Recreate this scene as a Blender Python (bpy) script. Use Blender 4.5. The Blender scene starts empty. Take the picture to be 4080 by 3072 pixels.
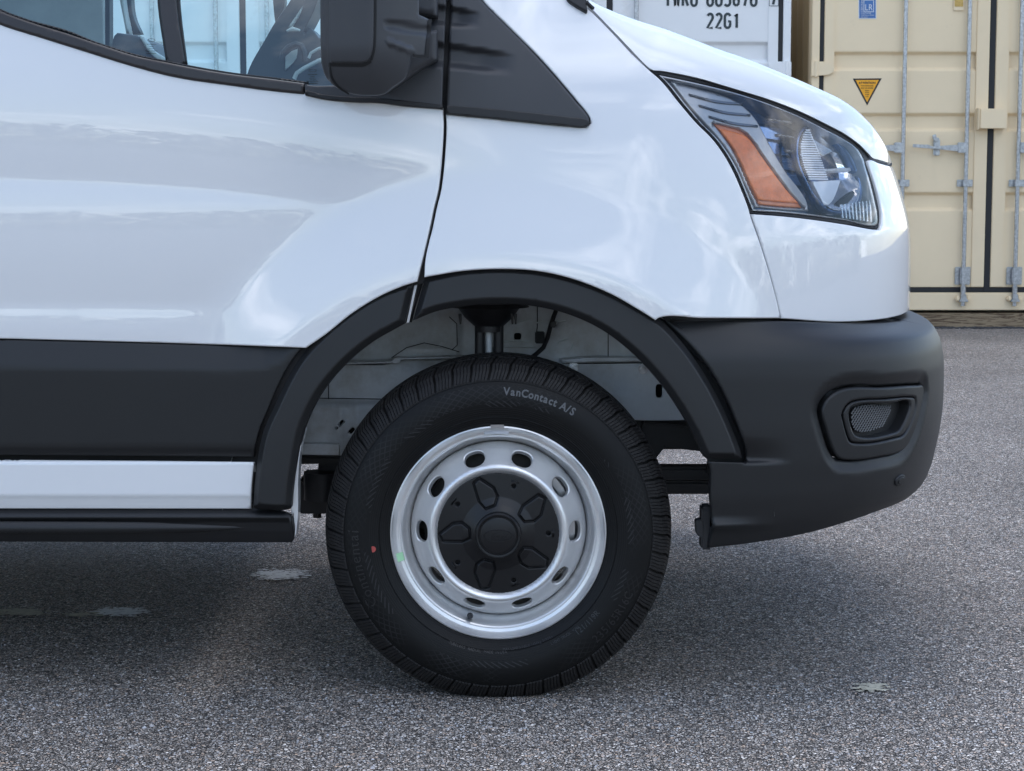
import bpy, bmesh, math, random
import numpy as np
from mathutils import Vector, Matrix
from mathutils.geometry import delaunay_2d_cdt

random.seed(7)
np.random.seed(7)
R = math.radians
SC = bpy.context.scene
COL = SC.collection

# ------------------------------------------------------------------ camera
F, CX, CY = 8000.0, 2040.0, 1536.0        # focal length and centre in photograph pixels
D, CAMH, PITCH = 4.035, 1.095, R(6.164)
cam_d = bpy.data.cameras.new('camera')
cam_d.sensor_width = 36.0
cam_d.lens = 36.0 * F / 4080.0
cam_d.clip_start = 0.1
cam_d.clip_end = 2000
cam = bpy.data.objects.new('camera', cam_d)
COL.objects.link(cam)
cam.location = (0, -D, CAMH)
cam.rotation_euler = (math.pi/2 - PITCH, 0, 0)
cam_d.dof.use_dof = True
cam_d.dof.focus_distance = 4.15
cam_d.dof.aperture_fstop = 40.0
SC.camera = cam

# ------------------------------------------------------------------ world and sun
SUN_EL, SUN_AZ = R(75), R(-8)             # azimuth measured from +Y (behind the van) towards +X
w = bpy.data.worlds.new("World")
SC.world = w
w.use_nodes = True
nt = w.node_tree
nt.nodes.clear()
N = nt.nodes.new
L = nt.links.new
out = N('ShaderNodeOutputWorld')
bg = N('ShaderNodeBackground')
sky = N('ShaderNodeTexSky')
sky.sky_type = 'NISHITA'
sky.sun_disc = False
sky.sun_elevation = SUN_EL
sky.sun_rotation = SUN_AZ
sky.air_density = 1.0
sky.dust_density = 0.6
sky.ozone_density = 1.0
SKY_S = 0.15
tc = N('ShaderNodeTexCoord')
sep = N('ShaderNodeSeparateXYZ')
L(tc.outputs['Generated'], sep.inputs[0])
zmax = N('ShaderNodeMath'); zmax.operation = 'MAXIMUM'; zmax.inputs[1].default_value = 0.03
L(sep.outputs['Z'], zmax.inputs[0])
addz = N('ShaderNodeMath'); addz.operation = 'ADD'; addz.inputs[1].default_value = 0.12
L(zmax.outputs[0], addz.inputs[0])
dx = N('ShaderNodeMath'); dx.operation = 'DIVIDE'
dy = N('ShaderNodeMath'); dy.operation = 'DIVIDE'
L(sep.outputs['X'], dx.inputs[0]); L(addz.outputs[0], dx.inputs[1])
L(sep.outputs['Y'], dy.inputs[0]); L(addz.outputs[0], dy.inputs[1])
comb = N('ShaderNodeCombineXYZ')
L(dx.outputs[0], comb.inputs[0]); L(dy.outputs[0], comb.inputs[1])
noi = N('ShaderNodeTexNoise')
noi.inputs['Scale'].default_value = 0.7
noi.inputs['Detail'].default_value = 8
noi.inputs['Roughness'].default_value = 0.66
noi.inputs['Distortion'].default_value = 0.5
L(comb.outputs[0], noi.inputs['Vector'])
ramp = N('ShaderNodeValToRGB')
ramp.color_ramp.elements[0].position = 0.50
ramp.color_ramp.elements[1].position = 0.70
L(noi.outputs['Fac'], ramp.inputs[0])
mix = N('ShaderNodeMixRGB')
mix.inputs['Color2'].default_value = (15.5, 15.7, 16.2, 1)     # sunlit cloud, in the sky texture's units
L(ramp.outputs[0], mix.inputs['Fac'])
L(sky.outputs[0], mix.inputs['Color1'])
L(mix.outputs[0], bg.inputs['Color'])
bg.inputs['Strength'].default_value = SKY_S
L(bg.outputs[0], out.inputs[0])

sun_d = bpy.data.lights.new('sun', 'SUN')
sun_d.energy = 0.65
sun_d.angle = R(38)
sun_d.color = (1.0, 0.93, 0.86)
sun = bpy.data.objects.new('sun', sun_d)
COL.objects.link(sun)
sd = Vector((math.sin(SUN_AZ)*math.cos(SUN_EL), math.cos(SUN_AZ)*math.cos(SUN_EL), math.sin(SUN_EL)))
sun.rotation_euler = (-sd).to_track_quat('-Z', 'Y').to_euler()

SC.view_settings.view_transform = 'Standard'
SC.view_settings.look = 'None'
SC.view_settings.gamma = 1
SC.view_settings.exposure = 0.85
SC.view_settings.use_curve_mapping = False
SC.cycles.max_bounces = 8
SC.cycles.transparent_max_bounces = 12
SC.cycles.use_denoising = True
SC.cycles.sample_clamp_indirect = 4

# ------------------------------------------------------------------ projection helpers
cP, sP = math.cos(PITCH), math.sin(PITCH)

def project(p):
    p = np.atleast_2d(np.asarray(p, float))
    x, y, z = p[:, 0], p[:, 1] + D, p[:, 2] - CAMH
    zc = y*cP - z*sP
    yc = y*sP + z*cP
    return np.stack([CX + F*x/zc, CY - F*yc/zc], 1)

def P(px, py, Y):
    """world point seen at photograph pixel (px, py) at depth Y"""
    a, b = (px-CX)/F, (py-CY)/F
    d = np.array([a, cP - b*sP, -sP - b*cP])
    t = (Y + D)/d[1]
    return np.array([0 + d[0]*t, Y, CAMH + d[2]*t])

def smooth01(t):
    t = np.clip(t, 0, 1)
    return t*t*(3-2*t)

# ------------------------------------------------------------------ materials
def new_mat(name):
    m = bpy.data.materials.new(name)
    m.use_nodes = True
    return m, m.node_tree.nodes, m.node_tree.links, m.node_tree.nodes['Principled BSDF']

def mat(name, col, rough=0.5, metal=0.0, coat=0.0, coat_rough=0.03, spec=0.5,
        var=0.0, vscale=8.0, bump=0.0, bscale=300.0, rvar=0.0, trans=0.0, grime=None):
    m, n, l, b = new_mat(name)
    b.inputs['Base Color'].default_value = (*col, 1)
    b.inputs['Roughness'].default_value = rough
    b.inputs['Metallic'].default_value = metal
    b.inputs['Coat Weight'].default_value = coat
    b.inputs['Coat Roughness'].default_value = coat_rough
    b.inputs['Specular IOR Level'].default_value = spec
    b.inputs['Transmission Weight'].default_value = trans
    tcn = n.new('ShaderNodeTexCoord')
    src = None
    if var > 0:
        no = n.new('ShaderNodeTexNoise'); no.inputs['Scale'].default_value = vscale
        no.inputs['Detail'].default_value = 6; no.inputs['Roughness'].default_value = 0.65
        l.new(tcn.outputs['Object'], no.inputs['Vector'])
        mr = n.new('ShaderNodeMapRange')
        mr.inputs['From Min'].default_value = 0.3; mr.inputs['From Max'].default_value = 0.7
        mr.inputs['To Min'].default_value = 1-var; mr.inputs['To Max'].default_value = 1+var
        l.new(no.outputs['Fac'], mr.inputs['Value'])
        mx = n.new('ShaderNodeVectorMath'); mx.operation = 'SCALE'
        mx.inputs[0].default_value = col
        l.new(mr.outputs[0], mx.inputs['Scale'])
        l.new(mx.outputs[0], b.inputs['Base Color'])
        src = mx.outputs[0]
        if rvar > 0:
            mr2 = n.new('ShaderNodeMapRange')
            mr2.inputs['To Min'].default_value = rough-rvar; mr2.inputs['To Max'].default_value = rough+rvar
            l.new(no.outputs['Fac'], mr2.inputs['Value'])
            l.new(mr2.outputs[0], b.inputs['Roughness'])
    if grime:
        gcol, gscale, glo, ghi = grime
        no = n.new('ShaderNodeTexNoise'); no.inputs['Scale'].default_value = gscale
        no.inputs['Detail'].default_value = 8; no.inputs['Roughness'].default_value = 0.7
        l.new(tcn.outputs['Object'], no.inputs['Vector'])
        cr = n.new('ShaderNodeValToRGB')
        cr.color_ramp.elements[0].position = glo; cr.color_ramp.elements[1].position = ghi
        l.new(no.outputs['Fac'], cr.inputs[0])
        mg = n.new('ShaderNodeMixRGB')
        l.new(cr.outputs[0], mg.inputs['Fac'])
        if src is None:
            mg.inputs['Color1'].default_value = (*col, 1)
        else:
            l.new(src, mg.inputs['Color1'])
        mg.inputs['Color2'].default_value = (*gcol, 1)
        l.new(mg.outputs[0], b.inputs['Base Color'])
    if bump > 0:
        nb = n.new('ShaderNodeTexNoise'); nb.inputs['Scale'].default_value = bscale
        nb.inputs['Detail'].default_value = 3
        l.new(tcn.outputs['Object'], nb.inputs['Vector'])
        bp = n.new('ShaderNodeBump'); bp.inputs['Strength'].default_value = bump
        bp.inputs['Distance'].default_value = 0.002
        l.new(nb.outputs['Fac'], bp.inputs['Height'])
        l.new(bp.outputs[0], b.inputs['Normal'])
    return m

M = {}
M['paint'] = mat('white_van_paint', (0.80, 0.805, 0.81), 0.4, coat=1.0, coat_rough=0.012)
M['paint'].node_tree.nodes['Principled BSDF'].inputs['Coat IOR'].default_value = 1.7
M['trim'] = mat('moulded_black_trim', (0.014, 0.0145, 0.0155), 0.45, spec=0.45, var=0.06, vscale=3, bump=0.10, bscale=1500, rvar=0.03)
M['grille'] = mat('grey_plastic_mesh', (0.10, 0.105, 0.11), 0.4)
M['trim_dark'] = mat('moulded_dark_trim', (0.010, 0.0105, 0.012), 0.52, var=0.08, vscale=4, bump=0.08, bscale=1500)
M['belt'] = mat('satin_belt_strip', (0.030, 0.027, 0.028), 0.36, var=0.05, vscale=5)
M['gap'] = mat('unlit_inner_panel', (0.008, 0.008, 0.009), 0.7)
M['rubber_seal'] = mat('rubber_seal', (0.012, 0.013, 0.016), 0.55, bump=0.1, bscale=200)
M['apron'] = mat('primer_grey_metal', (0.62, 0.65, 0.67), 0.5, var=0.10, vscale=9, coat=0.25, coat_rough=0.3, bump=0.08, bscale=60,
                 grime=((0.38, 0.36, 0.33), 6, 0.46, 0.72))
M['chassis'] = mat('chassis_black', (0.012, 0.012, 0.014), 0.45, var=0.2, vscale=20, bump=0.15, bscale=120)
M['steel_rim'] = mat('silver_painted_steel', (0.80, 0.80, 0.80), 0.36, metal=0.75, var=0.03, vscale=30, bump=0.05, bscale=900)
M['cap'] = mat('black_wheel_cover', (0.008, 0.008, 0.009), 0.36, spec=0.4, bump=0.06, bscale=900, var=0.1, vscale=20)
M['steel'] = mat('bright_machined_steel', (0.55, 0.56, 0.58), 0.28, metal=1.0, var=0.06, vscale=40)
M['iron'] = mat('dark_cast_iron', (0.06, 0.055, 0.05), 0.6, metal=0.4, var=0.3, vscale=30, bump=0.3, bscale=150)
M['chrome'] = mat('reflector_chrome', (0.90, 0.92, 0.96), 0.10, metal=0.92)
M['lamp_grey'] = mat('lamp_housing_grey', (0.42, 0.42, 0.43), 0.22, metal=0.6, coat=0.4)
M['lamp_blue'] = mat('lamp_housing_dark', (0.07, 0.15, 0.32), 0.14, metal=0.8, coat=0.8)
M['lamp_slat'] = mat('lamp_slat_grey', (0.16, 0.18, 0.22), 0.25, metal=0.5)
M['rib'] = mat('bright_reflector_rib', (0.85, 0.90, 0.97), 0.25, metal=0.35)
M['mtrim'] = mat('mirror_black_plastic', (0.044, 0.046, 0.051), 0.5, var=0.06, vscale=3, bump=0.10, bscale=1500)
M['amber'] = mat('amber_reflector', (1.0, 0.27, 0.05), 0.30, coat=0.8, var=0.22, vscale=22, bump=0.5, bscale=260)
M['amber_rim'] = mat('amber_edge', (0.80, 0.25, 0.07), 0.25, coat=0.8)
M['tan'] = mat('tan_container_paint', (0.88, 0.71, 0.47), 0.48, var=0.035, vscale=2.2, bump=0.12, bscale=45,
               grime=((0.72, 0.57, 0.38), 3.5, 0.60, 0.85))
M['tan_shaded_side'] = mat('tan_container_shaded_side', (0.50, 0.38, 0.22), 0.55, var=0.06, vscale=3, bump=0.1, bscale=40)  # same tan paint, with the shade on the sides put into the colour
M['wht'] = mat('white_container_paint', (0.84, 0.845, 0.84), 0.5, var=0.03, vscale=2.0, bump=0.12, bscale=45,
               grime=((0.64, 0.63, 0.60), 4.0, 0.62, 0.85))
M['galv'] = mat('galvanised_steel', (0.46, 0.47, 0.49), 0.36, metal=0.9, var=0.34, vscale=55, bump=0.25, bscale=160)
M['ink'] = mat('stencil_ink', (0.035, 0.05, 0.055), 0.6)
M['sign_orange'] = mat('orange_warning_film', (0.95, 0.43, 0.02), 0.45, var=0.04, vscale=20)
M['sign_black'] = mat('black_print', (0.02, 0.02, 0.02), 0.5)
M['sign_blue'] = mat('blue_label_film', (0.06, 0.17, 0.42), 0.4)
M['sign_white'] = mat('white_label_film', (0.72, 0.74, 0.76), 0.4)
M['brass'] = mat('brass_plate', (0.55, 0.36, 0.12), 0.4, metal=0.6, var=0.2, vscale=60)
M['interior'] = mat('dark_interior_plastic', (0.035, 0.037, 0.042), 0.5)
M['interior_light'] = mat('pale_interior_trim', (0.42, 0.43, 0.42), 0.5)
M['partition'] = mat('grey_partition_sheet', (0.30, 0.30, 0.29), 0.5, var=0.25, vscale=2.5)
M['seat'] = mat('charcoal_seat_vinyl', (0.05, 0.052, 0.06), 0.55, bump=0.2, bscale=150)
M['letter'] = mat('raised_tyre_lettering', (0.085, 0.088, 0.092), 0.45)
M['letter_dim'] = mat('raised_black_lettering', (0.018, 0.018, 0.019), 0.36)
M['red'] = mat('red_paint_dot', (0.42, 0.07, 0.06), 0.6)
M['green'] = mat('pale_green_sticker', (0.40, 0.72, 0.42), 0.5)
M['foam'] = mat('grey_foam_clip', (0.025, 0.026, 0.028), 0.9, bump=0.8, bscale=400)
M['seam'] = mat('pale_sealant', (0.62, 0.66, 0.66), 0.5)

def glass_mat(name, tint, refl=1.0, rough=0.0, fm=1.8):
    m = bpy.data.materials.new(name); m.use_nodes = True
    n, l = m.node_tree.nodes, m.node_tree.links
    n.clear()
    o = n.new('ShaderNodeOutputMaterial')
    t = n.new('ShaderNodeBsdfTransparent'); t.inputs[0].default_value = (*tint, 1)
    g = n.new('ShaderNodeBsdfGlossy'); g.inputs['Roughness'].default_value = rough
    g.inputs['Color'].default_value = (refl, refl, refl, 1)
    fr = n.new('ShaderNodeFresnel'); fr.inputs['IOR'].default_value = 1.55
    mp = n.new('ShaderNodeMath'); mp.operation = 'MULTIPLY'; mp.inputs[1].default_value = fm; mp.use_clamp = True
    l.new(fr.outputs[0], mp.inputs[0])
    mx = n.new('ShaderNodeMixShader')
    l.new(mp.outputs[0], mx.inputs[0]); l.new(t.outputs[0], mx.inputs[1]); l.new(g.outputs[0], mx.inputs[2])
    l.new(mx.outputs[0], o.inputs[0])
    return m
M['window'] = glass_mat('tinted_window_glass', (0.68, 0.96, 1.0))
M['lens'] = glass_mat('clear_lamp_lens', (0.95, 0.96, 0.97), fm=0.8)

def tyre_mat():
    m, n, l, b = new_mat('black_tyre_rubber')
    b.inputs['Roughness'].default_value = 0.52
    tcn = n.new('ShaderNodeTexCoord')
    sp = n.new('ShaderNodeSeparateXYZ'); l.new(tcn.outputs['Object'], sp.inputs[0])
    def mth(op, a, bb=None, c=None):
        x = n.new('ShaderNodeMath'); x.operation = op
        for i, v in enumerate((a, bb, c)):
            if v is None: continue
            if isinstance(v, (int, float)): x.inputs[i].default_value = v
            else: l.new(v, x.inputs[i])
        return x.outputs[0]
    ang = mth('ARCTAN2', sp.outputs['X'], sp.outputs['Z'])
    r2 = mth('ADD', mth('MULTIPLY', sp.outputs['X'], sp.outputs['X']), mth('MULTIPLY', sp.outputs['Z'], sp.outputs['Z']))
    r = mth('SQRT', r2)
    # two crossing families of fine ribs make the moulded diamond print
    s1 = mth('SINE', mth('ADD', mth('MULTIPLY', ang, 96.0), mth('MULTIPLY', r, 520.0)))
    s2 = mth('SINE', mth('SUBTRACT', mth('MULTIPLY', ang, 96.0), mth('MULTIPLY', r, 520.0)))
    dm = mth('MAXIMUM', s1, s2)
    h1 = mth('GREATER_THAN', dm, 0.82)
    band = mth('MULTIPLY', mth('GREATER_THAN', r, 0.268), mth('LESS_THAN', r, 0.306))
    # outer block print fades in and out round the tyre
    nz = n.new('ShaderNodeTexNoise'); nz.inputs['Scale'].default_value = 7.0
    l.new(tcn.outputs['Object'], nz.inputs['Vector'])
    fade = mth('MULTIPLY', mth('MAXIMUM', mth('SUBTRACT', nz.outputs['Fac'], 0.42), 0.0), 2.6)
    hgt = mth('MULTIPLY', mth('MULTIPLY', h1, band), fade)
    sl = mth('GREATER_THAN', mth('SINE', mth('ADD', mth('MULTIPLY', ang, 118.0), mth('MULTIPLY', r, 700.0))), 0.72)
    sb = mth('MULTIPLY', mth('GREATER_THAN', r, 0.2625), mth('LESS_THAN', r, 0.2745))
    n2 = n.new('ShaderNodeTexNoise'); n2.inputs['Scale'].default_value = 9.0
    mo_ = n.new('ShaderNodeVectorMath'); mo_.operation = 'ADD'; mo_.inputs[1].default_value = (3, 1, 7)
    l.new(tcn.outputs['Object'], mo_.inputs[0]); l.new(mo_.outputs[0], n2.inputs['Vector'])
    f2 = mth('GREATER_THAN', n2.outputs['Fac'], 0.5)
    hgt = mth('ADD', hgt, mth('MULTIPLY', mth('MULTIPLY', sl, sb), mth('MULTIPLY', f2, 1.6)))
    # concentric mould lines
    ring = mth('MULTIPLY', mth('GREATER_THAN', mth('SINE', mth('MULTIPLY', r, 1500.0)), 0.9), mth('LESS_THAN', r, 0.262))
    hgt = mth('ADD', hgt, mth('MULTIPLY', ring, 0.35))
    bp = n.new('ShaderNodeBump'); bp.inputs['Strength'].default_value = 0.9; bp.inputs['Distance'].default_value = 0.0012
    l.new(hgt, bp.inputs['Height'])
    fine = n.new('ShaderNodeTexNoise'); fine.inputs['Scale'].default_value = 900
    l.new(tcn.outputs['Object'], fine.inputs['Vector'])
    bp2 = n.new('ShaderNodeBump'); bp2.inputs['Strength'].default_value = 0.15; bp2.inputs['Distance'].default_value = 0.0006
    l.new(fine.outputs['Fac'], bp2.inputs['Height']); l.new(bp.outputs[0], bp2.inputs['Normal'])
    l.new(bp2.outputs[0], b.inputs['Normal'])
    cr = n.new('ShaderNodeMixRGB')
    cr.inputs['Color1'].default_value = (0.007, 0.007, 0.007, 1)
    b.inputs['Specular IOR Level'].default_value = 0.22
    cr.inputs['Color2'].default_value = (0.034, 0.034, 0.035, 1)
    l.new(hgt, cr.inputs['Fac']); l.new(cr.outputs[0], b.inputs['Base Color'])
    return m
M['tyre'] = tyre_mat()
M['tread'] = mat('tread_rubber', (0.014, 0.013, 0.013), 0.6, spec=0.35, var=0.3, vscale=60, bump=0.3, bscale=500)

def asphalt_mat():
    m, n, l, b = new_mat('coarse_asphalt')
    b.inputs['Roughness'].default_value = 0.72
    b.inputs['Specular IOR Level'].default_value = 0.18
    geo = n.new('ShaderNodeNewGeometry')
    def vor(scale, feat='F1'):
        v = n.new('ShaderNodeTexVoronoi'); v.feature = feat; v.inputs['Scale'].default_value = scale
        v.inputs['Randomness'].default_value = 1.0
        l.new(wp.outputs[0], v.inputs['Vector']); return v
    # warp so that stones are uneven
    wn = n.new('ShaderNodeTexNoise'); wn.inputs['Scale'].default_value = 90; wn.inputs['Detail'].default_value = 2
    l.new(geo.outputs['Position'], wn.inputs['Vector'])
    ws = n.new('ShaderNodeVectorMath'); ws.operation = 'SCALE'; ws.inputs['Scale'].default_value = 0.008
    l.new(wn.outputs['Color'], ws.inputs[0])
    wp = n.new('ShaderNodeVectorMath'); wp.operation = 'ADD'
    l.new(geo.outputs['Position'], wp.inputs[0]); l.new(ws.outputs[0], wp.inputs[1])
    v1 = vor(160); v2 = vor(290)
    e1 = vor(160, 'DISTANCE_TO_EDGE')
    def ramp(src, pts):
        r = n.new('ShaderNodeValToRGB')
        while len(r.color_ramp.elements) < len(pts): r.color_ramp.elements.new(0.5)
        for e, (p, c) in zip(r.color_ramp.elements, pts):
            e.position = p; e.color = (*c, 1)
        l.new(src, r.inputs[0]); return r
    sc1 = n.new('ShaderNodeSeparateColor'); l.new(v1.outputs['Color'], sc1.inputs[0])
    sc2 = n.new('ShaderNodeSeparateColor'); l.new(v2.outputs['Color'], sc2.inputs[0])
    stone = ramp(sc1.outputs[0], [(0.0, (0.05, 0.05, 0.053)), (0.30, (0.19, 0.18, 0.175)), (0.52, (0.33, 0.32, 0.32)),
                                  (0.66, (0.46, 0.37, 0.31)), (0.78, (0.30, 0.33, 0.37)), (0.90, (0.50, 0.48, 0.465)), (1.0, (0.72, 0.72, 0.73))])
    stone2 = ramp(sc2.outputs[1], [(0.0, (0.07, 0.07, 0.07)), (0.45, (0.22, 0.22, 0.22)), (0.75, (0.38, 0.33, 0.30)), (1.0, (0.66, 0.66, 0.67))])
    pick = n.new('ShaderNodeMath'); pick.operation = 'GREATER_THAN'; pick.inputs[1].default_value = 0.42
    l.new(sc1.outputs[1], pick.inputs[0])
    ms = n.new('ShaderNodeMixRGB'); l.new(pick.outputs[0], ms.inputs['Fac'])
    l.new(stone2.outputs[0], ms.inputs['Color1']); l.new(stone.outputs[0], ms.inputs['Color2'])
    edge = n.new('ShaderNodeMapRange'); edge.inputs['From Min'].default_value = 0.02; edge.inputs['From Max'].default_value = 0.16
    edge.clamp = True
    l.new(e1.outputs['Distance'], edge.inputs['Value'])
    mb = n.new('ShaderNodeMixRGB'); l.new(edge.outputs[0], mb.inputs['Fac'])
    mb.inputs['Color1'].default_value = (0.022, 0.022, 0.024, 1)
    l.new(ms.outputs[0], mb.inputs['Color2'])
    # broad wear patches
    pn = n.new('ShaderNodeTexNoise'); pn.inputs['Scale'].default_value = 1.3; pn.inputs['Detail'].default_value = 6
    l.new(geo.outputs['Position'], pn.inputs['Vector'])
    pm = n.new('ShaderNodeMapRange'); pm.inputs['From Min'].default_value = 0.3; pm.inputs['From Max'].default_value = 0.7
    pm.inputs['To Min'].default_value = 0.98; pm.inputs['To Max'].default_value = 1.32
    l.new(pn.outputs['Fac'], pm.inputs['Value'])
    fin = n.new('ShaderNodeVectorMath'); fin.operation = 'SCALE'
    l.new(mb.outputs[0], fin.inputs[0]); l.new(pm.outputs[0], fin.inputs['Scale'])
    wm = n.new('ShaderNodeVectorMath'); wm.operation = 'MULTIPLY'; wm.inputs[1].default_value = (1.34, 1.27, 1.16)
    l.new(fin.outputs[0], wm.inputs[0])
    l.new(wm.outputs[0], b.inputs['Base Color'])
    hh = n.new('ShaderNodeMath'); hh.operation = 'MULTIPLY_ADD'
    l.new(sc1.outputs[2], hh.inputs[0]); hh.inputs[1].default_value = 0.6; l.new(edge.outputs[0], hh.inputs[2])
    bp = n.new('ShaderNodeBump'); bp.inputs['Strength'].default_value = 1.0; bp.inputs['Distance'].default_value = 0.0032
    l.new(hh.outputs[0], bp.inputs['Height']); l.new(bp.outputs[0], b.inputs['Normal'])
    return m
M['asphalt'] = asphalt_mat()

def wood_mat():
    m, n, l, b = new_mat('weathered_timber')
    b.inputs['Roughness'].default_value = 0.75
    tcn = n.new('ShaderNodeTexCoord')
    mp = n.new('ShaderNodeMapping'); mp.inputs['Scale'].default_value = (2.2, 20, 26)
    l.new(tcn.outputs['Object'], mp.inputs[0])
    no = n.new('ShaderNodeTexNoise'); no.inputs['Scale'].default_value = 1.3; no.inputs['Detail'].default_value = 5
    no.inputs['Distortion'].default_value = 1.6
    l.new(mp.outputs[0], no.inputs['Vector'])
    wv = n.new('ShaderNodeMath'); wv.operation = 'MULTIPLY'; wv.inputs[1].default_value = 26
    l.new(no.outputs['Fac'], wv.inputs[0])
    sn = n.new('ShaderNodeMath'); sn.operation = 'SINE'; l.new(wv.outputs[0], sn.inputs[0])
    cr = n.new('ShaderNodeValToRGB')
    cr.color_ramp.elements[0].position = 0.0; cr.color_ramp.elements[0].color = (0.10, 0.06, 0.035, 1)
    cr.color_ramp.elements[1].position = 0.6; cr.color_ramp.elements[1].color = (0.32, 0.24, 0.15, 1)
    mr = n.new('ShaderNodeMapRange'); mr.inputs['From Min'].default_value = -1
    l.new(sn.outputs[0], mr.inputs['Value']); l.new(mr.outputs[0], cr.inputs[0])
    l.new(cr.outputs[0], b.inputs['Base Color'])
    bp = n.new('ShaderNodeBump'); bp.inputs['Strength'].default_value = 0.5; bp.inputs['Distance'].default_value = 0.003
    l.new(sn.outputs[0], bp.inputs['Height']); l.new(bp.outputs[0], b.inputs['Normal'])
    return m
M['wood'] = wood_mat()
M['worn_white'] = mat('worn_white_marking', (0.88, 0.88, 0.86), 0.7, var=0.25, vscale=60, bump=0.4, bscale=300)
M['worn_cream'] = mat('worn_cream_marking', (0.50, 0.47, 0.36), 0.7, var=0.3, vscale=60, bump=0.4, bscale=300)
M['leaf'] = mat('far_foliage', (0.045, 0.07, 0.03), 0.7, var=0.4, vscale=0.6)

# ------------------------------------------------------------------ object helpers
def link(name, me, m=None, parent=None, loc=None):
    o = bpy.data.objects.new(name, me)
    COL.objects.link(o)
    if m is not None and hasattr(me, 'materials') and not me.materials:
        me.materials.append(m)
    if parent is not None:
        o.parent = parent
    if loc is not None:
        o.location = loc
    return o

def root(name, loc, label, cat, group=None):
    o = bpy.data.objects.new(name, None)
    o.empty_display_size = 0.1
    COL.objects.link(o)
    o.location = loc
    o['label'] = label
    o['category'] = cat
    if group: o['group'] = group
    return o

def off(parent):
    """world position of a parent chain (no rotations used)"""
    v = Vector((0, 0, 0))
    while parent is not None:
        v += parent.location
        parent = parent.parent
    return v

def mesh_pydata(name, verts, faces, normals=None, smooth=True):
    me = bpy.data.meshes.new(name)
    me.from_pydata([tuple(v) for v in verts], [], [tuple(int(i) for i in f) for f in faces])
    me.update()
    if smooth:
        me.polygons.foreach_set('use_smooth', [True]*len(me.polygons))
    if normals is not None:
        me.normals_split_custom_set_from_vertices([tuple(v) for v in normals])
    return me

class MB:
    """small mesh builder on bmesh, in world coordinates"""
    def __init__(s): s.bm = bmesh.new()
    def box(s, x0, x1, y0, y1, z0, z1, bev=0.0):
        g = bmesh.ops.create_cube(s.bm, size=1.0)
        vs = g['verts']
        for v in vs:
            v.co = Vector(((x0+x1)/2 + v.co.x*(x1-x0), (y0+y1)/2 + v.co.y*(y1-y0), (z0+z1)/2 + v.co.z*(z1-z0)))
        if bev > 0:
            es = list({e for v in vs for e in v.link_edges})
            bmesh.ops.bevel(s.bm, geom=es, offset=bev, segments=2, affect='EDGES', clamp_overlap=True)
        return s
    def tube(s, pts, r, seg=12, cap=True):
        pts = [Vector(p) for p in pts]
        rs = r if isinstance(r, (list, tuple)) else [r]*len(pts)
        rings = []
        up = None
        for i, p in enumerate(pts):
            t = (pts[min(i+1, len(pts)-1)] - pts[max(i-1, 0)]).normalized()
            if up is None:
                up = t.orthogonal().normalized()
            else:
                up = (up - t*up.dot(t)).normalized()
            bi = t.cross(up)
            rings.append([s.bm.verts.new(p + (up*math.cos(a) + bi*math.sin(a))*rs[i])
                          for a in [2*math.pi*k/seg for k in range(seg)]])
        for a, b in zip(rings, rings[1:]):
            for k in range(seg):
                s.bm.faces.new((a[k], a[(k+1) % seg], b[(k+1) % seg], b[k]))
        if cap:
            s.bm.faces.new(list(reversed(rings[0]))); s.bm.faces.new(rings[-1])
        return s
    def prism(s, poly, y0, y1):
        """polygon in XZ extruded from y0 to y1 (y0 nearer the camera)"""
        a = [s.bm.verts.new((p[0], y0, p[1])) for p in poly]
        b = [s.bm.verts.new((p[0], y1, p[1])) for p in poly]
        s.bm.faces.new(a); s.bm.faces.new(list(reversed(b)))
        n = len(poly)
        for i in range(n):
            s.bm.faces.new((a[i], b[i], b[(i+1) % n], a[(i+1) % n]))
        return s
    def build(s, name, m, parent=None, smooth=35, bev=0.0):
        bmesh.ops.recalc_face_normals(s.bm, faces=s.bm.faces)
        if parent is not None:
            o = off(parent)
            bmesh.ops.translate(s.bm, verts=s.bm.verts, vec=-o)
        if bev > 0:
            es = [e for e in s.bm.edges if len(e.link_faces) == 2 and e.calc_face_angle(0) > R(40)]
            bmesh.ops.bevel(s.bm, geom=es, offset=bev, segments=2, affect='EDGES', clamp_overlap=True)
        if smooth:
            for f in s.bm.faces: f.smooth = True
            for e in s.bm.edges:
                if len(e.link_faces) == 2 and e.calc_face_angle(0) > R(smooth):
                    e.smooth = False
        me = bpy.data.meshes.new(name)
        s.bm.to_mesh(me); s.bm.free()
        o = link(name, me, m, parent)
        if bev > 0:
            wn_ = o.modifiers.new('wn', 'WEIGHTED_NORMAL'); wn_.keep_sharp = True
        return o

def lathe_mesh(name, prof, seg=128, a0=0.0, a1=2*math.pi, smooth=30):
    """prof: list of (r, y); revolve round the Y axis"""
    bm = bmesh.new()
    full = abs(a1-a0-2*math.pi) < 1e-6
    n = seg if full else seg+1
    rings = []
    for r, y in prof:
        rings.append([bm.verts.new((r*math.sin(a0+(a1-a0)*k/seg), y, r*math.cos(a0+(a1-a0)*k/seg))) for k in range(n)])
    for a, b in zip(rings, rings[1:]):
        for k in range(seg):
            k2 = (k+1) % n
            try: bm.faces.new((a[k], a[k2], b[k2], b[k]))
            except ValueError: pass
    bmesh.ops.remove_doubles(bm, verts=bm.verts, dist=1e-6)
    bmesh.ops.recalc_face_normals(bm, faces=bm.faces)
    for f in bm.faces: f.smooth = True
    for e in bm.edges:
        if len(e.link_faces) == 2 and e.calc_face_angle(0) > R(smooth): e.smooth = False
    me = bpy.data.meshes.new(name)
    bm.to_mesh(me); bm.free()
    return me

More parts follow.
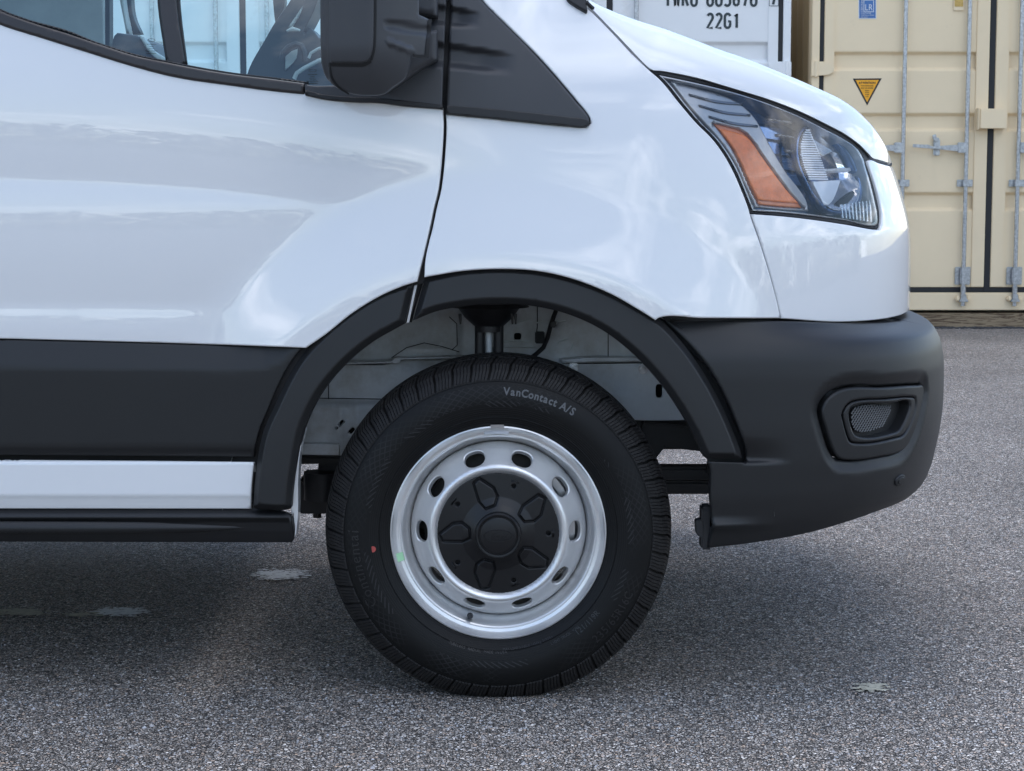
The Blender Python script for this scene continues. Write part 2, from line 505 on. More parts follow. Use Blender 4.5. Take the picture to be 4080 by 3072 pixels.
# ------------------------------------------------------------------ outline curves
def spline(pts, h, closed=True, corner=38):
    """Catmull-Rom through points, kept sharp at corners"""
    pts = [np.array(p, float) for p in pts]
    n = len(pts)
    cor = []
    for i in range(n):
        if not closed and i in (0, n-1): cor.append(True); continue
        a, b, c = pts[i-1], pts[i], pts[(i+1) % n]
        u, v = b-a, c-b
        ang = math.degrees(math.acos(max(-1, min(1, float(np.dot(u, v)/(np.linalg.norm(u)*np.linalg.norm(v)+1e-12))))))
        cor.append(ang > corner)
    res = []
    segs = n if closed else n-1
    for i in range(segs):
        p1, p2 = pts[i], pts[(i+1) % n]
        p0 = 2*p1-p2 if cor[i] else pts[i-1]
        p3 = 2*p2-p1 if cor[(i+1) % n] else pts[(i+2) % n]
        ln = np.linalg.norm(p2-p1)
        # scale tangents to this segment's length (keeps uneven spacing tame)
        l0, l3 = np.linalg.norm(p1-p0)+1e-9, np.linalg.norm(p3-p2)+1e-9
        m1 = (p2-p1)/ln*ln*0.5 + (p1-p0)/l0*ln*0.5
        m2 = (p2-p1)/ln*ln*0.5 + (p3-p2)/l3*ln*0.5
        k = max(1, int(round(ln/h)))
        for j in range(k):
            t = j/k
            res.append((2*t**3-3*t**2+1)*p1 + (t**3-2*t**2+t)*m1 + (-2*t**3+3*t**2)*p2 + (t**3-t**2)*m2)
    if not closed: res.append(pts[-1])
    return np.array(res)

def seg_dist(pts, loops):
    """distance from pts to loops, and outward direction; loops[0] CCW outer, the others CW holes"""
    best = np.full(len(pts), 1e9); odir = np.zeros((len(pts), 2))
    for lp in loops:
        A = lp; B = np.roll(lp, -1, 0); E = B-A
        L2 = (E**2).sum(1)+1e-18
        nrm = np.stack([E[:, 1], -E[:, 0]], 1)/np.sqrt(L2)[:, None]
        for s0 in range(0, len(pts), 4000):
            q = pts[s0:s0+4000]
            t = np.clip(((q[:, None]-A[None])*E[None]).sum(2)/L2[None], 0, 1)
            C = A[None]+t[..., None]*E[None]
            dv = C-q[:, None]
            dd = np.sqrt((dv**2).sum(2))
            k = dd.argmin(1); ar = np.arange(len(q))
            dm = dd[ar, k]
            sel = dm < best[s0:s0+4000]
            o = np.where((dm > 2e-5)[:, None], dv[ar, k]/np.maximum(dm, 1e-9)[:, None], nrm[k])
            best[s0:s0+4000][sel] = dm[sel]
            odir[s0:s0+4000][sel] = o[sel]
    return best, odir

def inside(pts, loop):
    x, y = pts[:, 0], pts[:, 1]
    r = np.zeros(len(pts), bool)
    A = loop; B = np.roll(loop, -1, 0)
    for (x0, y0), (x1, y1) in zip(A, B):
        if y0 == y1: continue
        c = ((y0 > y) != (y1 > y)) & (x < (x1-x0)*(y-y0)/(y1-y0)+x0)
        r ^= c
    return r

def area(lp):
    x, y = lp[:, 0], lp[:, 1]
    return 0.5*float(np.sum(x*np.roll(y, -1)-np.roll(x, -1)*y))

def panel_mesh(name, outer, surf, h=0.010, edge=0.004, thick=0.012, holes=(), prof='round', depth=0.0,
               mirror=None, origin=(0, 0, 0)):
    """surface piece: outline(s) in (u, v), surf(u, v) -> xyz arrays; edges roll inwards, rim extruded"""
    outer = np.array(outer)
    if area(outer) < 0: outer = outer[::-1]
    hl = []
    for hh in holes:
        hh = np.array(hh)
        if area(hh) > 0: hh = hh[::-1]
        hl.append(hh)
    loops = [outer]+hl
    mn, mx = outer.min(0), outer.max(0)
    gx = np.arange(mn[0]+h*.37, mx[0], h); gy = np.arange(mn[1]+h*.41, mx[1], h)
    G = np.stack(np.meshgrid(gx, gy), -1).reshape(-1, 2)
    keep = inside(G, outer)
    for hh in hl: keep &= ~inside(G, hh)
    G = G[keep]
    lim = max(edge*1.05, h*0.45)
    if len(G):
        d, _ = seg_dist(G, loops)
        G = G[d > lim]
    rings = []
    if edge > 0:
        for fr in (0.12, 0.35, 0.65, 1.0):
            for lp in loops:
                A = lp; T = np.roll(lp, -1, 0)-np.roll(lp, 1, 0)
                nn = np.stack([-T[:, 1], T[:, 0]], 1); nn /= (np.linalg.norm(nn, axis=1)[:, None]+1e-12)
                q = A+nn*edge*fr
                k = inside(q, outer)
                for hh in hl: k &= ~inside(q, hh)
                q = q[k]
                if len(q):
                    d, _ = seg_dist(q, loops)
                    q = q[np.abs(d-edge*fr) < edge*0.12]
                if len(q): rings.append(q)
    V = [lp for lp in loops]
    allp = np.concatenate(V+rings+[G]) if len(G) or rings else np.concatenate(V)
    edges = []; b0 = 0
    for lp in loops:
        n = len(lp)
        edges += [(b0+i, b0+(i+1) % n) for i in range(n)]
        b0 += n
    res = delaunay_2d_cdt([Vector(p) for p in allp], edges, [], 0, 1e-7)
    V2 = np.array([tuple(v) for v in res[0]])
    T = np.array([tuple(f) for f in res[2] if len(f) == 3])
    cen = V2[T].mean(1)
    k = inside(cen, outer)
    for hh in hl: k &= ~inside(cen, hh)
    T = T[k]
    used = np.unique(T); rm = -np.ones(len(V2), int); rm[used] = np.arange(len(used))
    V2 = V2[used]; T = rm[T]
    # orientation CCW
    a = V2[T[:, 0]]; b = V2[T[:, 1]]; c = V2[T[:, 2]]
    cr = (b[:, 0]-a[:, 0])*(c[:, 1]-a[:, 1])-(b[:, 1]-a[:, 1])*(c[:, 0]-a[:, 0])
    T[cr < 0] = T[cr < 0][:, ::-1]
    def frame(q):
        e = 0.0016
        p = surf(q[:, 0], q[:, 1])
        fu = (surf(q[:, 0]+e, q[:, 1])-surf(q[:, 0]-e, q[:, 1]))/(2*e)
        fv = (surf(q[:, 0], q[:, 1]+e)-surf(q[:, 0], q[:, 1]-e))/(2*e)
        nn = np.cross(fu, fv); nn /= np.linalg.norm(nn, axis=1)[:, None]+1e-12
        return p, fu, fv, nn
    p, fu, fv, nn = frame(V2)
    d, od = seg_dist(V2, loops)
    pos = p - nn*depth
    nor = nn.copy()
    if edge > 0:
        s = np.clip(1-d/edge, 0, 1)
        o3 = fu*od[:, :1]+fv*od[:, 1:]
        o3 /= np.linalg.norm(o3, axis=1)[:, None]+1e-12
        if prof == 'round':
            pos = pos - nn*(edge*(1-np.sqrt(np.maximum(0, 1-s*s))))[:, None]
            nor = nn*np.sqrt(np.maximum(0, 1-s*s))[:, None]+o3*s[:, None]
        else:      # chamfer with a soft shoulder
            pos = pos - nn*(edge*0.7*smooth01(s)*0.5+edge*0.7*s*0.5)[:, None]
            k2 = smooth01(np.minimum(s*4, 1))
            nor = nn*(1-k2*0.48)[:, None]+o3*(k2*0.72)[:, None]
        nor /= np.linalg.norm(nor, axis=1)[:, None]+1e-12
    verts = [pos]; norms = [nor]; faces = [T]; base = len(pos)
    if thick > 0:
        for lp in loops:
            q, fu, fv, n2 = frame(lp)
            _, od = seg_dist(lp, [lp])
            E = np.roll(lp, -1, 0)-np.roll(lp, 1, 0)
            od = np.stack([E[:, 1], -E[:, 0]], 1); od /= np.linalg.norm(od, axis=1)[:, None]+1e-12
            o3 = fu*od[:, :1]+fv*od[:, 1:]; o3 /= np.linalg.norm(o3, axis=1)[:, None]+1e-12
            dd = depth + (edge if prof == 'round' else edge*0.7)
            A = q-n2*dd; B = A-n2*thick
            n = len(lp); i = np.arange(n); j = (i+1) % n
            verts += [A, B]; norms += [o3, o3]
            f = np.concatenate([np.stack([base+j, base+i, base+n+i], 1), np.stack([base+j, base+n+i, base+n+j], 1)])
            faces.append(f); base += 2*n
    verts = np.concatenate(verts); norms = np.concatenate(norms); faces = np.concatenate(faces)
    if mirror is not None:
        n = len(verts)
        v2 = verts.copy(); v2[:, 1] = 2*mirror-v2[:, 1]
        n2 = norms.copy(); n2[:, 1] *= -1
        verts = np.concatenate([verts, v2]); norms = np.concatenate([norms, n2]); faces = np.concatenate([faces, faces[:, ::-1]+n])
    verts = verts-np.array(origin)
    return mesh_pydata(name, verts, faces, norms)

def inv_surf(pxs, surf, u0=None):
    """(u, v) on surf that project to the given photograph pixels"""
    pxs = np.array(pxs, float)
    q = np.array([P(a, b, -0.03)[[0, 2]] for a, b in pxs])
    for it in range(25):
        c = project(surf(q[:, 0], q[:, 1]))
        e = 1e-4
        cu = (project(surf(q[:, 0]+e, q[:, 1]))-c)/e
        cv = (project(surf(q[:, 0], q[:, 1]+e))-c)/e
        r = pxs-c
        det = cu[:, 0]*cv[:, 1]-cu[:, 1]*cv[:, 0]
        det = np.where(np.abs(det) < 2e4, 2e4*np.where(det < 0, -1, 1), det)
        du = (r[:, 0]*cv[:, 1]-r[:, 1]*cv[:, 0])/det
        dv = (cu[:, 0]*r[:, 1]-cu[:, 1]*r[:, 0])/det
        q[:, 0] += np.clip(du, -0.06, 0.06); q[:, 1] += np.clip(dv, -0.06, 0.06)
    return q

GZ = 0.0135                                  # ground level against the wheel datum
VAN = root('cargo_van', (-0.028, 0.0, 0.0), 'white van with unpainted black plastic trim, parked side-on on the asphalt', 'van')

def panel(name, px, surf, m, parent=VAN, h=0.010, oh=0.010, corner=38, holes_px=(), tail=(), **kw):
    """panel with outline given in photograph pixels (tail: extra (u, v) points closing the outline)"""
    def conv(lst):
        q = inv_surf([p for p in lst], surf)
        return q
    q = conv(px)
    if len(tail): q = np.concatenate([q, np.array(tail)])
    outer = spline(q, oh, corner=corner)
    holes = [spline(conv(hp), oh, corner=corner) for hp in holes_px]
    me = panel_mesh(name, outer, surf, h=h, holes=holes, origin=tuple(off(parent)) if parent else (0, 0, 0), **kw)
    return link(name, me, m, parent)

def flat(Y, slope=0.0):
    return lambda u, v: np.stack([u, np.full_like(u, Y)+slope*v, v], 1)

def cplate(name, px, Y0, Y1, m, parent, h=0.02, **kw):
    """plain plate between depths Y0 and Y1 with a pixel outline at Y0"""
    return panel(name, px, flat(Y0), m, parent, h=h, thick=Y1-Y0, **kw)

# ------------------------------------------------------------------ body side surface
WX, WZ = -0.028, 0.357                      # wheel centre
gx = np.arange(-1.45, 1.05, 0.005)
gz = np.arange(0.15, 1.62, 0.005)
Yn = -0.030
def feat(pts):
    q = np.array([P(a, b, Yn)[[0, 2]] for a, b in pts])
    return np.interp(gx, q[:, 0], q[:, 1])
ZL1 = feat([(-400, 450), (0, 465), (600, 500), (1200, 575), (1640, 645), (1760, 690), (2300, 760)])
ZL2 = feat([(-400, 690), (0, 702), (450, 722), (900, 752), (1300, 802), (1500, 792), (1640, 745), (1760, 700), (2300, 765)])
ZL3 = feat([(-400, 865), (0, 860), (1000, 850), (1290, 825), (1700, 800)])
ZL4 = feat([(-400, 1214), (0, 1216), (870, 1222), (1300, 1225)])
ZL5 = feat([(-400, 1278), (0, 1282), (850, 1302), (1300, 1308)])
XX, ZZ = np.meshgrid(gx, gz, indexing='ij')
RR = np.sqrt((XX-WX)**2+(ZZ-WZ)**2)
# tilt in degrees, positive when the surface faces up
def zpx(py): return P(2040, py, Yn)[2]
base_k = [(zpx(2200), -7), (zpx(1900), -3), (zpx(1500), 0.5), (zpx(1270), 1.5), (zpx(1000), 3.0), (zpx(700), 5.5), (zpx(480), 8.5),
          (zpx(300), 14), (zpx(0), 22), (1.7, 24)]
base = np.interp(ZZ, [k[0] for k in base_k], [k[1] for k in base_k])
door = np.zeros_like(ZZ)
for i in range(len(gx)):
    l1, l2, l3, l4, l5 = ZL1[i], ZL2[i], ZL3[i], ZL4[i], ZL5[i]
    if l2 > l1-0.012: l2 = l1-0.012
    ks = [(0.15, -3), (zpx(1360)-0.03, -3), (zpx(1362), -3), (l5-0.008, -0.6), (l5+0.002, 2.8), (l4-0.007, 4.8), (l4, 6.0), (l4+0.006, -5.0),
          (l4+0.05, -4.2), ((l3+l4)/2, -2.5), (l3, 1.6), (l3+0.01, 2.6), (l2-0.004, 6.5), (l2+0.004, -2.8), ((l1+l2)/2, -1.4), (l1, 1.3),
          (l1+0.05, 3.4), (zpx(250), 7), (zpx(100), 10.5), (1.62, 14)]
    door[i] = np.interp(gz, [k[0] for k in ks], [k[1] for k in ks])
wdoor = smooth01((RR-0.722)/0.036)*smooth01((0.06-XX)/0.18)
tilt = base*(1-wdoor)+door*wdoor
H = -np.cumsum(np.tan(np.radians(tilt))*0.005, axis=1)
H = -H
# anchor: same depth at the line just under the belt so both fields agree
ia = int((zpx(560)-gz[0])/0.005)
H = H-H[:, ia:ia+1]
# smooth along x the integration leftovers
def gblur(A, s0, s1):
    for ax, s in ((0, s0), (1, s1)):
        if s <= 0: continue
        k = np.arange(-int(3*s)-1, int(3*s)+2); g = np.exp(-0.5*(k/s)**2); g /= g.sum()
        pad = [(0, 0), (0, 0)]; pad[ax] = (len(k)//2, len(k)//2)
        B = np.pad(A, pad, mode='edge')
        A = np.apply_along_axis(lambda v: np.convolve(v, g, 'valid'), ax, B)
    return A
H = gblur(H, 5, 0.7)
# wheel arch flare: crease at r=.735, bulging outwards towards the arch, flat lip near the trim
rr = np.linspace(0.40, 1.0, 601)
sl = np.interp(rr, [0.40, 0.545, 0.565, 0.585, 0.66, 0.705, 0.725, 0.745, 1.0], [0.0, 0.01, 0.03, 0.11, 0.105, 0.075, 0.02, 0.0, 0.0])
fl = -np.cumsum(sl[::-1])[::-1]*(rr[1]-rr[0])
H = H+np.interp(RR, rr, fl)*smooth01((ZZ-0.35)/0.35)
# shallow crease on the fender running forward from the triangle trim
H = gblur(H, 0.9, 0.8)
H = H+Yn
gH0, gH1 = np.gradient(H, 0.005)

def sampleH(x, z):
    fx = np.clip((x-gx[0])/0.005, 0, len(gx)-1.001); fz = np.clip((z-gz[0])/0.005, 0, len(gz)-1.001)
    i = fx.astype(int); j = fz.astype(int); a = fx-i; b = fz-j
    return (H[i, j]*(1-a)*(1-b)+H[i+1, j]*a*(1-b)+H[i, j+1]*(1-a)*b+H[i+1, j+1]*a*b)

class Nose:
    """side surface that rounds into the front: plan curve a cubic Bezier, length a(z) fitted to the silhouette"""
    YC = 1.0
    def __init__(s, x0, sil, yside, k1=0.62, k2=0.30, ext=()):
        s.x0, s.k1, s.k2, s.yside = x0, k1, k2, yside
        t = np.linspace(0, 1, 200)
        zs, As = [], []
        for px, py in sil:
            z, a = P(px, py, 0.3)[2], 0.5
            for _ in range(14):
                lo, hi = 0.15, 1.2
                y0 = float(yside(np.array([x0]), np.array([z]))[0])
                for _ in range(26):
                    a = (lo+hi)/2
                    X, Y = s.bez(t, a)
                    pp = project(np.stack([X, Y+y0, np.full_like(X, z)], 1))
                    if pp[:, 0].max() > px: hi = a
                    else: lo = a
                k = pp[:, 0].argmax()
                z += (P(px, py, Y[k]+y0)[2]-z)*0.7
            zs.append(z); As.append(a)
        for z, a in ext: zs.append(z); As.append(a)
        o = np.argsort(zs)
        s.zs = np.array(zs)[o]; s.As = np.array(As)[o]
        zz = np.linspace(s.zs[0]-0.15, s.zs[-1]+0.25, 400)
        aa = np.interp(zz, s.zs, s.As)
        k = np.arange(-9, 10); g = np.exp(-0.5*(k/3.2)**2); g /= g.sum()
        s.zz, s.aa = zz, np.convolve(np.pad(aa, 9, mode='edge'), g, 'valid')
        s.L = 1.15
        s.umax = x0+s.L
    def bez(s, t, a):
        b = s.YC+0.03
        X = s.x0+3*(1-t)**2*t*s.k1*a+3*(1-t)*t*t*a*0.98+t**3*a
        Y = 3*(1-t)*t*t*s.k2*b*0.9+t**3*b
        return X, Y
    def __call__(s, u, v):
        u = np.asarray(u, float); v = np.asarray(v, float)
        a = np.interp(v, s.zz, s.aa)
        # blend u so that x grows at unit speed where the curve starts
        t = np.clip((u-s.x0)/s.L, 0, 1.3)
        w = 3*s.k1*a/s.L
        tt = t+(1/w-1)*t*(1-np.clip(t, 0, 1))**3
        X, Y = s.bez(tt, a)
        return np.stack([np.where(u < s.x0, u, X), np.where(u < s.x0, 0, Y)+s.yside(np.minimum(u, s.x0+0.5), v), v], 1)

BODY = Nose(0.22, [(3551, 650), (3567, 686), (3589, 756), (3610, 827), (3627, 900), (3632, 980), (3633, 1100), (3631, 1237)],
            sampleH, k1=0.62, k2=0.34, ext=[(P(3500, 500, .3)[2], 0.662), (P(3420, 380, .3)[2], 0.640), (1.5, 0.56)])

# door / wheel arch pixel curves
GAPL = [(1783, 0), (1777, 150), (1769, 300), (1766, 437), (1768, 506), (1761, 633), (1755, 696), (1746, 759), (1730, 823), (1714, 900), (1684, 1030), (1668, 1107)]
GAPR = [(a+11, b) for a, b in GAPL]

# front door skin
panel('front_door', [(-420, -70), (-420, 1341), (0, 1350), (396, 1360), (792, 1371), (1000, 1378), (1150, 1384), (1218, 1387),
                     (1300, 1330), (1400, 1250), (1510, 1182), (1600, 1142), (1662, 1122)] +
      list(reversed(GAPL[4:11])) + [(1766, 430), (1500, 398), (1209, 371), (1100, 361), (918, 337), (702, 305), (540, 264), (324, 197), (162, 146), (0, 94)],
      BODY, M['paint'], h=0.009, oh=0.008, edge=0.0035, thick=0.02, corner=33)
# front wing
panel('fender', [(1777, 455)] + GAPR[4:11] + [(1690, 1105), (1845, 1080), (1992, 1072), (2140, 1080), (2287, 1113), (2435, 1172), (2545, 1234),
      (2612, 1276), (2624, 1267), (2800, 1267), (3000, 1268), (3112, 1268), (3097, 1200), (3073, 1110), (3040, 1000), (2989, 851), (2986, 838), (2953, 751), (2915, 667), (2883, 612),
      (2839, 553), (2774, 488), (2709, 412), (2633, 319), (2584, 276), (2510, 205), (2457, 148), (2408, 97), (2362, 51), (2330, 20), (2310, -30), (2240, -60), (1890, -60), (1924, 0), (2017, 95), (2143, 222),
      (2301, 405), (2350, 470), (2354, 490), (2335, 507), (2266, 503), (1949, 471)],
      BODY, M['paint'], h=0.009, oh=0.008, edge=0.0035, thick=0.02)
# painted nose panel between headlight and bumper (mirrored across the front)
um = BODY.umax
zt = P(3552, 650, 0.4)[2]
zb = P(3631, 1237, 0.5)[2]
panel('nose_panel', [(3114, 1269), (3099, 1200), (3076, 1110), (3043, 1000), (2993, 853), (3097, 860), (3205, 871), (3368, 894), (3480, 914), (3508, 915), (3514, 880),
                     (3506, 800), (3487, 730), (3470, 677), (3458, 640), (3471, 636), (3500, 648)],
      BODY, M['paint'], h=0.011, oh=0.010, edge=0.003, thick=0.02, mirror=BODY.YC,
      tail=[(um, zt-0.01), (um, zb), (0.70, zb+0.004)])

# ------------------------------------------------------------------ bonnet
A_px = [(2342, 22), (2370, 47), (2413, 91), (2462, 142), (2516, 199), (2589, 272), (2640, 282), (2717, 296), (2800, 315), (2880, 339), (2960, 363), (3042, 388), (3110, 412), (3178, 439),
        (3235, 465), (3287, 491), (3330, 513), (3368, 534), (3422, 573), (3460, 611), (3478, 629), (3505, 637), (3531, 645), (3550, 649)]
S_px = [(2346, 16), (2400, 39), (2450, 58), (2490, 72), (2540, 88), (2600, 105), (2650, 121), (2720, 147), (2800, 177), (2870, 204), (2935, 226), (3002, 250), (3065, 275), (3125, 299),
        (3180, 321), (3235, 344), (3290, 368), (3340, 392), (3395, 424), (3445, 467), (3480, 508), (3510, 553), (3536, 603), (3553, 648)]
Auv = inv_surf(A_px, BODY)
A3 = BODY(Auv[:, 0], Auv[:, 1])
rows = []
KA, KC = 22, 16
for i in range(len(A3)):
    a = A3[i]
    ys = max(0.26, a[1]+0.11*(1 if i < 17 else 1-(i-17)/7.5))
    if i < 4: ys = 0.20+0.03*i
    ys = 0.26+(ys-0.26)*min(1, i/6) if i < 6 else ys
    sp = P(S_px[i][0], S_px[i][1], ys)
    # direction up the bonnet flank and flat crown
    c1 = a+(sp-a)*np.array([0.25, 0.05, 0.50])
    c2 = a+(sp-a)*np.array([0.75, 0.16, 0.98])
    if i >= 18:
        q_ = (i-17)/6.0
        c1 = c1*(1-q_)+(a+(sp-a)*0.33)*q_; c2 = c2*(1-q_)+(a+(sp-a)*0.67)*q_
    row = []
    for k in range(KA+1):
        t = k/KA
        row.append((1-t)**3*a+3*(1-t)**2*t*c1+3*(1-t)*t*t*c2+t**3*sp)
    tang = (sp-c2)/np.linalg.norm(sp-c2)
    ce = np.array([sp[0]+0.10, 1.0, sp[2]+0.012])
    if i > 18: ce[0] = sp[0]+0.10
    c3 = sp+tang*0.16
    if i > 14: ce[0] = sp[0]+0.10*(1-(i-14)/9)+0.045*((i-14)/9); ce[2] = sp[2]+0.012-0.03*((i-14)/9)
    c3 = sp+tang*(0.16 if i < 12 else 0.16-0.012*(i-12))
    c4 = ce-np.array([0.01, 0.25, 0.0])
    for k in range(1, KC+1):
        t = k/KC
        row.append((1-t)**3*sp+3*(1-t)**2*t*c3+3*(1-t)*t*t*c4+t**3*ce)
    rows.append(row)
rows = np.array(rows)                     # (n, m, 3)
# refine along the length with a spline
def refine(rows, sub):
    n = len(rows); o = []
    for i in range(n-1):
        p0 = rows[max(i-1, 0)]; p1 = rows[i]; p2 = rows[i+1]; p3 = rows[min(i+2, n-1)]
        for k in range(sub):
            t = k/sub
            o.append(0.5*((2*p1)+(-p0+p2)*t+(2*p0-5*p1+4*p2-p3)*t*t+(-p0+3*p1-3*p2+p3)*t**3))
    o.append(rows[-1])
    return np.array(o)
rows = refine(rows, 4)
hood_v = rows.copy()
n, m_ = hood_v.shape[:2]
vv = hood_v.reshape(-1, 3)
mir = vv.copy(); mir[:, 1] = 2.0-mir[:, 1]
ff = []
for i in range(n-1):
    for j in range(m_-1):
        a = i*m_+j
        ff.append((a, a+m_, a+m_+1, a+1)); b = a+n*m_
        ff.append((b, b+1, b+m_+1, b+m_))
# turned-under rim along the lower edge
rim = vv.reshape(n, m_, 3)[:, 0]+np.array([0, 0.028, -0.004])
base_i = 2*n*m_
for i in range(n-1):
    ff.append((i*m_, base_i+i, base_i+i+1, (i+1)*m_))
allv = np.concatenate([vv, mir, rim])-np.array(off(VAN))
me = mesh_pydata('hood', allv, ff)
bm = bmesh.new(); bm.from_mesh(me)
bmesh.ops.remove_doubles(bm, verts=bm.verts, dist=1e-5)
bmesh.ops.recalc_face_normals(bm, faces=bm.faces)
for e in bm.edges:
    if len(e.link_faces) == 2 and e.calc_face_angle(0) > R(40): e.smooth = False
bm.to_mesh(me); bm.free()
hood = link('hood', me, M['paint'], VAN)

# dark structure just behind the skin so that gaps read black
def inset(surf, d):
    def f(u, v):
        e = 0.002
        p = surf(u, v)
        fu = surf(u+e, v)-surf(u-e, v); fv = surf(u, v+e)-surf(u, v-e)
        nn = np.cross(fu, fv); nn /= np.linalg.norm(nn, axis=1)[:, None]+1e-12
        return p-nn*d
    return f
panel('inner_structure', [(-420, 0), (-420, 2040), (1000, 2040), (1080, 1700), (1250, 1390), (1500, 1200), (1700, 1125), (1992, 1100), (2250, 1130), (2450, 1200), (2620, 1260), (3114, 1263),
                          (3400, 1263), (3480, 1250), (3540, 1100), (3500, 910), (3205, 868), (3000, 850), (2880, 620), (2589, 300), (2500, 215), (2420, 130), (2350, 60), (2260, -20), (1900, -30), (1880, -60), (1740, -60), (1730, 410), (1500, 385),
                          (1209, 358), (918, 325), (702, 293), (540, 252), (324, 185), (162, 134), (0, 82)],
      inset(BODY, 0.022), M['gap'], h=0.03, oh=0.03, edge=0, thick=0)

# ------------------------------------------------------------------ lower side: cladding, sill, side step, arch trims
def lower(y, zk):
    """plane-like surface with depth given by (py, Y) knots"""
    zs = [zpx(p) for p, _ in zk][::-1]; ys = [q for _, q in zk][::-1]
    return lambda u, v: np.stack([u, np.interp(v, zs, ys)+0*u, v], 1)
# black door cladding, with a facet along the top that closes towards the arch
cx_ = np.array([P(a, b, -0.04)[[0, 2]] for a, b in [(-420, 1456), (0, 1461), (594, 1469), (924, 1477), (1056, 1467), (1122, 1441), (1175, 1391), (1230, 1370)]])
def clad(u, v):
    zc = np.interp(u, cx_[:, 0], cx_[:, 1])
    above = v-zc
    s = np.where(above > 0, above*0.30, above*-0.02)
    sm = 0.004
    y = -0.046+0.5*(above+np.sqrt(above**2+sm**2))*0.34-0.5*(-above+np.sqrt(above**2+sm**2))*(-0.03)
    bot = zpx(1812)
    y = y+smooth01((bot+0.02-v)/0.02)*0.008
    return np.stack([u, y, v], 1)
panel('door_cladding', [(-420, 1345), (0, 1351), (396, 1361), (792, 1372), (1206, 1384), (1168, 1432), (1122, 1510), (1070, 1629), (1030, 1728), (1016, 1800), (1013, 1823), (660, 1819), (0, 1814), (-420, 1812)],
      clad, M['trim'], h=0.010, oh=0.010, edge=0.004, thick=0.03)
# white sill with a folded top and bottom
sill = lower(0, [(1800, -0.020), (1822, -0.026), (1840, -0.038), (1975, -0.040), (1985, -0.037), (2032, -0.030)])
panel('sill_panel', [(-420, 1823), (0, 1827), (660, 1832), (1014, 1836), (1003, 1935), (1001, 2030), (-420, 2029)], sill, M['paint'], h=0.008, oh=0.010, edge=0.004, thick=0.06)
# black lower valance
step = lower(0, [(2030, -0.015), (2040, -0.036), (2066, -0.044), (2070, -0.036), (2076, -0.046), (2110, -0.040), (2150, -0.028), (2170, -0.020)])
panel('rocker_cover', [(-420, 2036), (1150, 2038), (1162, 2046), (1166, 2120), (1172, 2150), (1164, 2164), (-420, 2160)], step, M['trim_dark'], h=0.007, oh=0.010, edge=0.003, thick=0.06)
def blade(u, v):
    xt = P(1022, 2096, -0.05)[0]; zc = zpx(2098)
    dx = np.clip((xt-u)/0.35, 0, 1)
    hw = 0.0175*np.sqrt(np.maximum(dx, 1e-4))
    q = (v-zc)/hw
    bul = 0.022*np.sqrt(np.maximum(dx, 0))*np.clip(1-q*q, 0, 1)**0.6
    return np.stack([u, -0.036-bul, v], 1)
panel('side_step', [(-420, 2074), (0, 2074), (600, 2074), (858, 2077), (960, 2086), (1022, 2097), (960, 2108), (825, 2120), (600, 2124), (-420, 2124)], blade, M['trim'], h=0.004, oh=0.006, edge=0.002, thick=0.03)

def archS(u, v):
    r = np.sqrt((u-WX)**2+(v-WZ)**2)
    y = np.interp(r, [0.44, 0.475, 0.53, 0.56], [-0.062, -0.060, -0.054, -0.050])
    y = y+smooth01((0.40-v)/0.25)*0.010
    return np.stack([u, y, v], 1)
front_tr = [(1693, 1103), (1845, 1071), (1992, 1062), (2140, 1071), (2287, 1104), (2435, 1159), (2545, 1218), (2632, 1271), (2711, 1352), (2804, 1480), (2877, 1612), (2933, 1740), (2954, 1800), (2960, 1824), (2957, 1830), (2818, 1830),
            (2813, 1826), (2776, 1752), (2721, 1651), (2638, 1531), (2527, 1411), (2398, 1313), (2260, 1251), (2121, 1219), (1974, 1211), (1845, 1221), (1734, 1242), (1643, 1278)]
panel('wheel_arch_trim', front_tr, archS, M['trim'], h=0.011, oh=0.009, edge=0.015, thick=0.035, prof='chamfer')
rear_tr = [(1651, 1117), (1594, 1133), (1510, 1166), (1420, 1218), (1330, 1286), (1270, 1340), (1222, 1388), (1174, 1454), (1132, 1530), (1088, 1623), (1045, 1720), (1024, 1817), (1010, 1937), (1005, 2029), (1150, 2032), (1158, 2028), (1163, 1955),
           (1178, 1845), (1204, 1720), (1258, 1598), (1312, 1520), (1390, 1436), (1486, 1360), (1570, 1312), (1610, 1290)]
panel('wheel_arch_trim', rear_tr, archS, M['trim'], h=0.011, oh=0.009, edge=0.015, thick=0.035, prof='chamfer')
# painted flange of the arch behind the door trim, and the door's end face
panel('arch_flange', [(1168, 2136), (1178, 2140), (1186, 2060), (1188, 1900), (1196, 1800), (1214, 1716), (1206, 1716), (1186, 1790), (1168, 1950), (1160, 2040)], flat(-0.005), M['paint'], h=0.01, oh=0.006, edge=0.001, thick=0.05)
panel('door_edge', [(1656, 1112), (1668, 1106), (1630, 1285), (1619, 1289)], flat(-0.036), M['paint'], h=0.01, oh=0.006, edge=0.001, thick=0.04)
panel('seal_strip', [(1670, 1112), (1690, 1108), (1650, 1240), (1640, 1285), (1632, 1283), (1648, 1220)], flat(-0.012), M['rubber_seal'], h=0.01, oh=0.006, edge=0.001, thick=0.03)

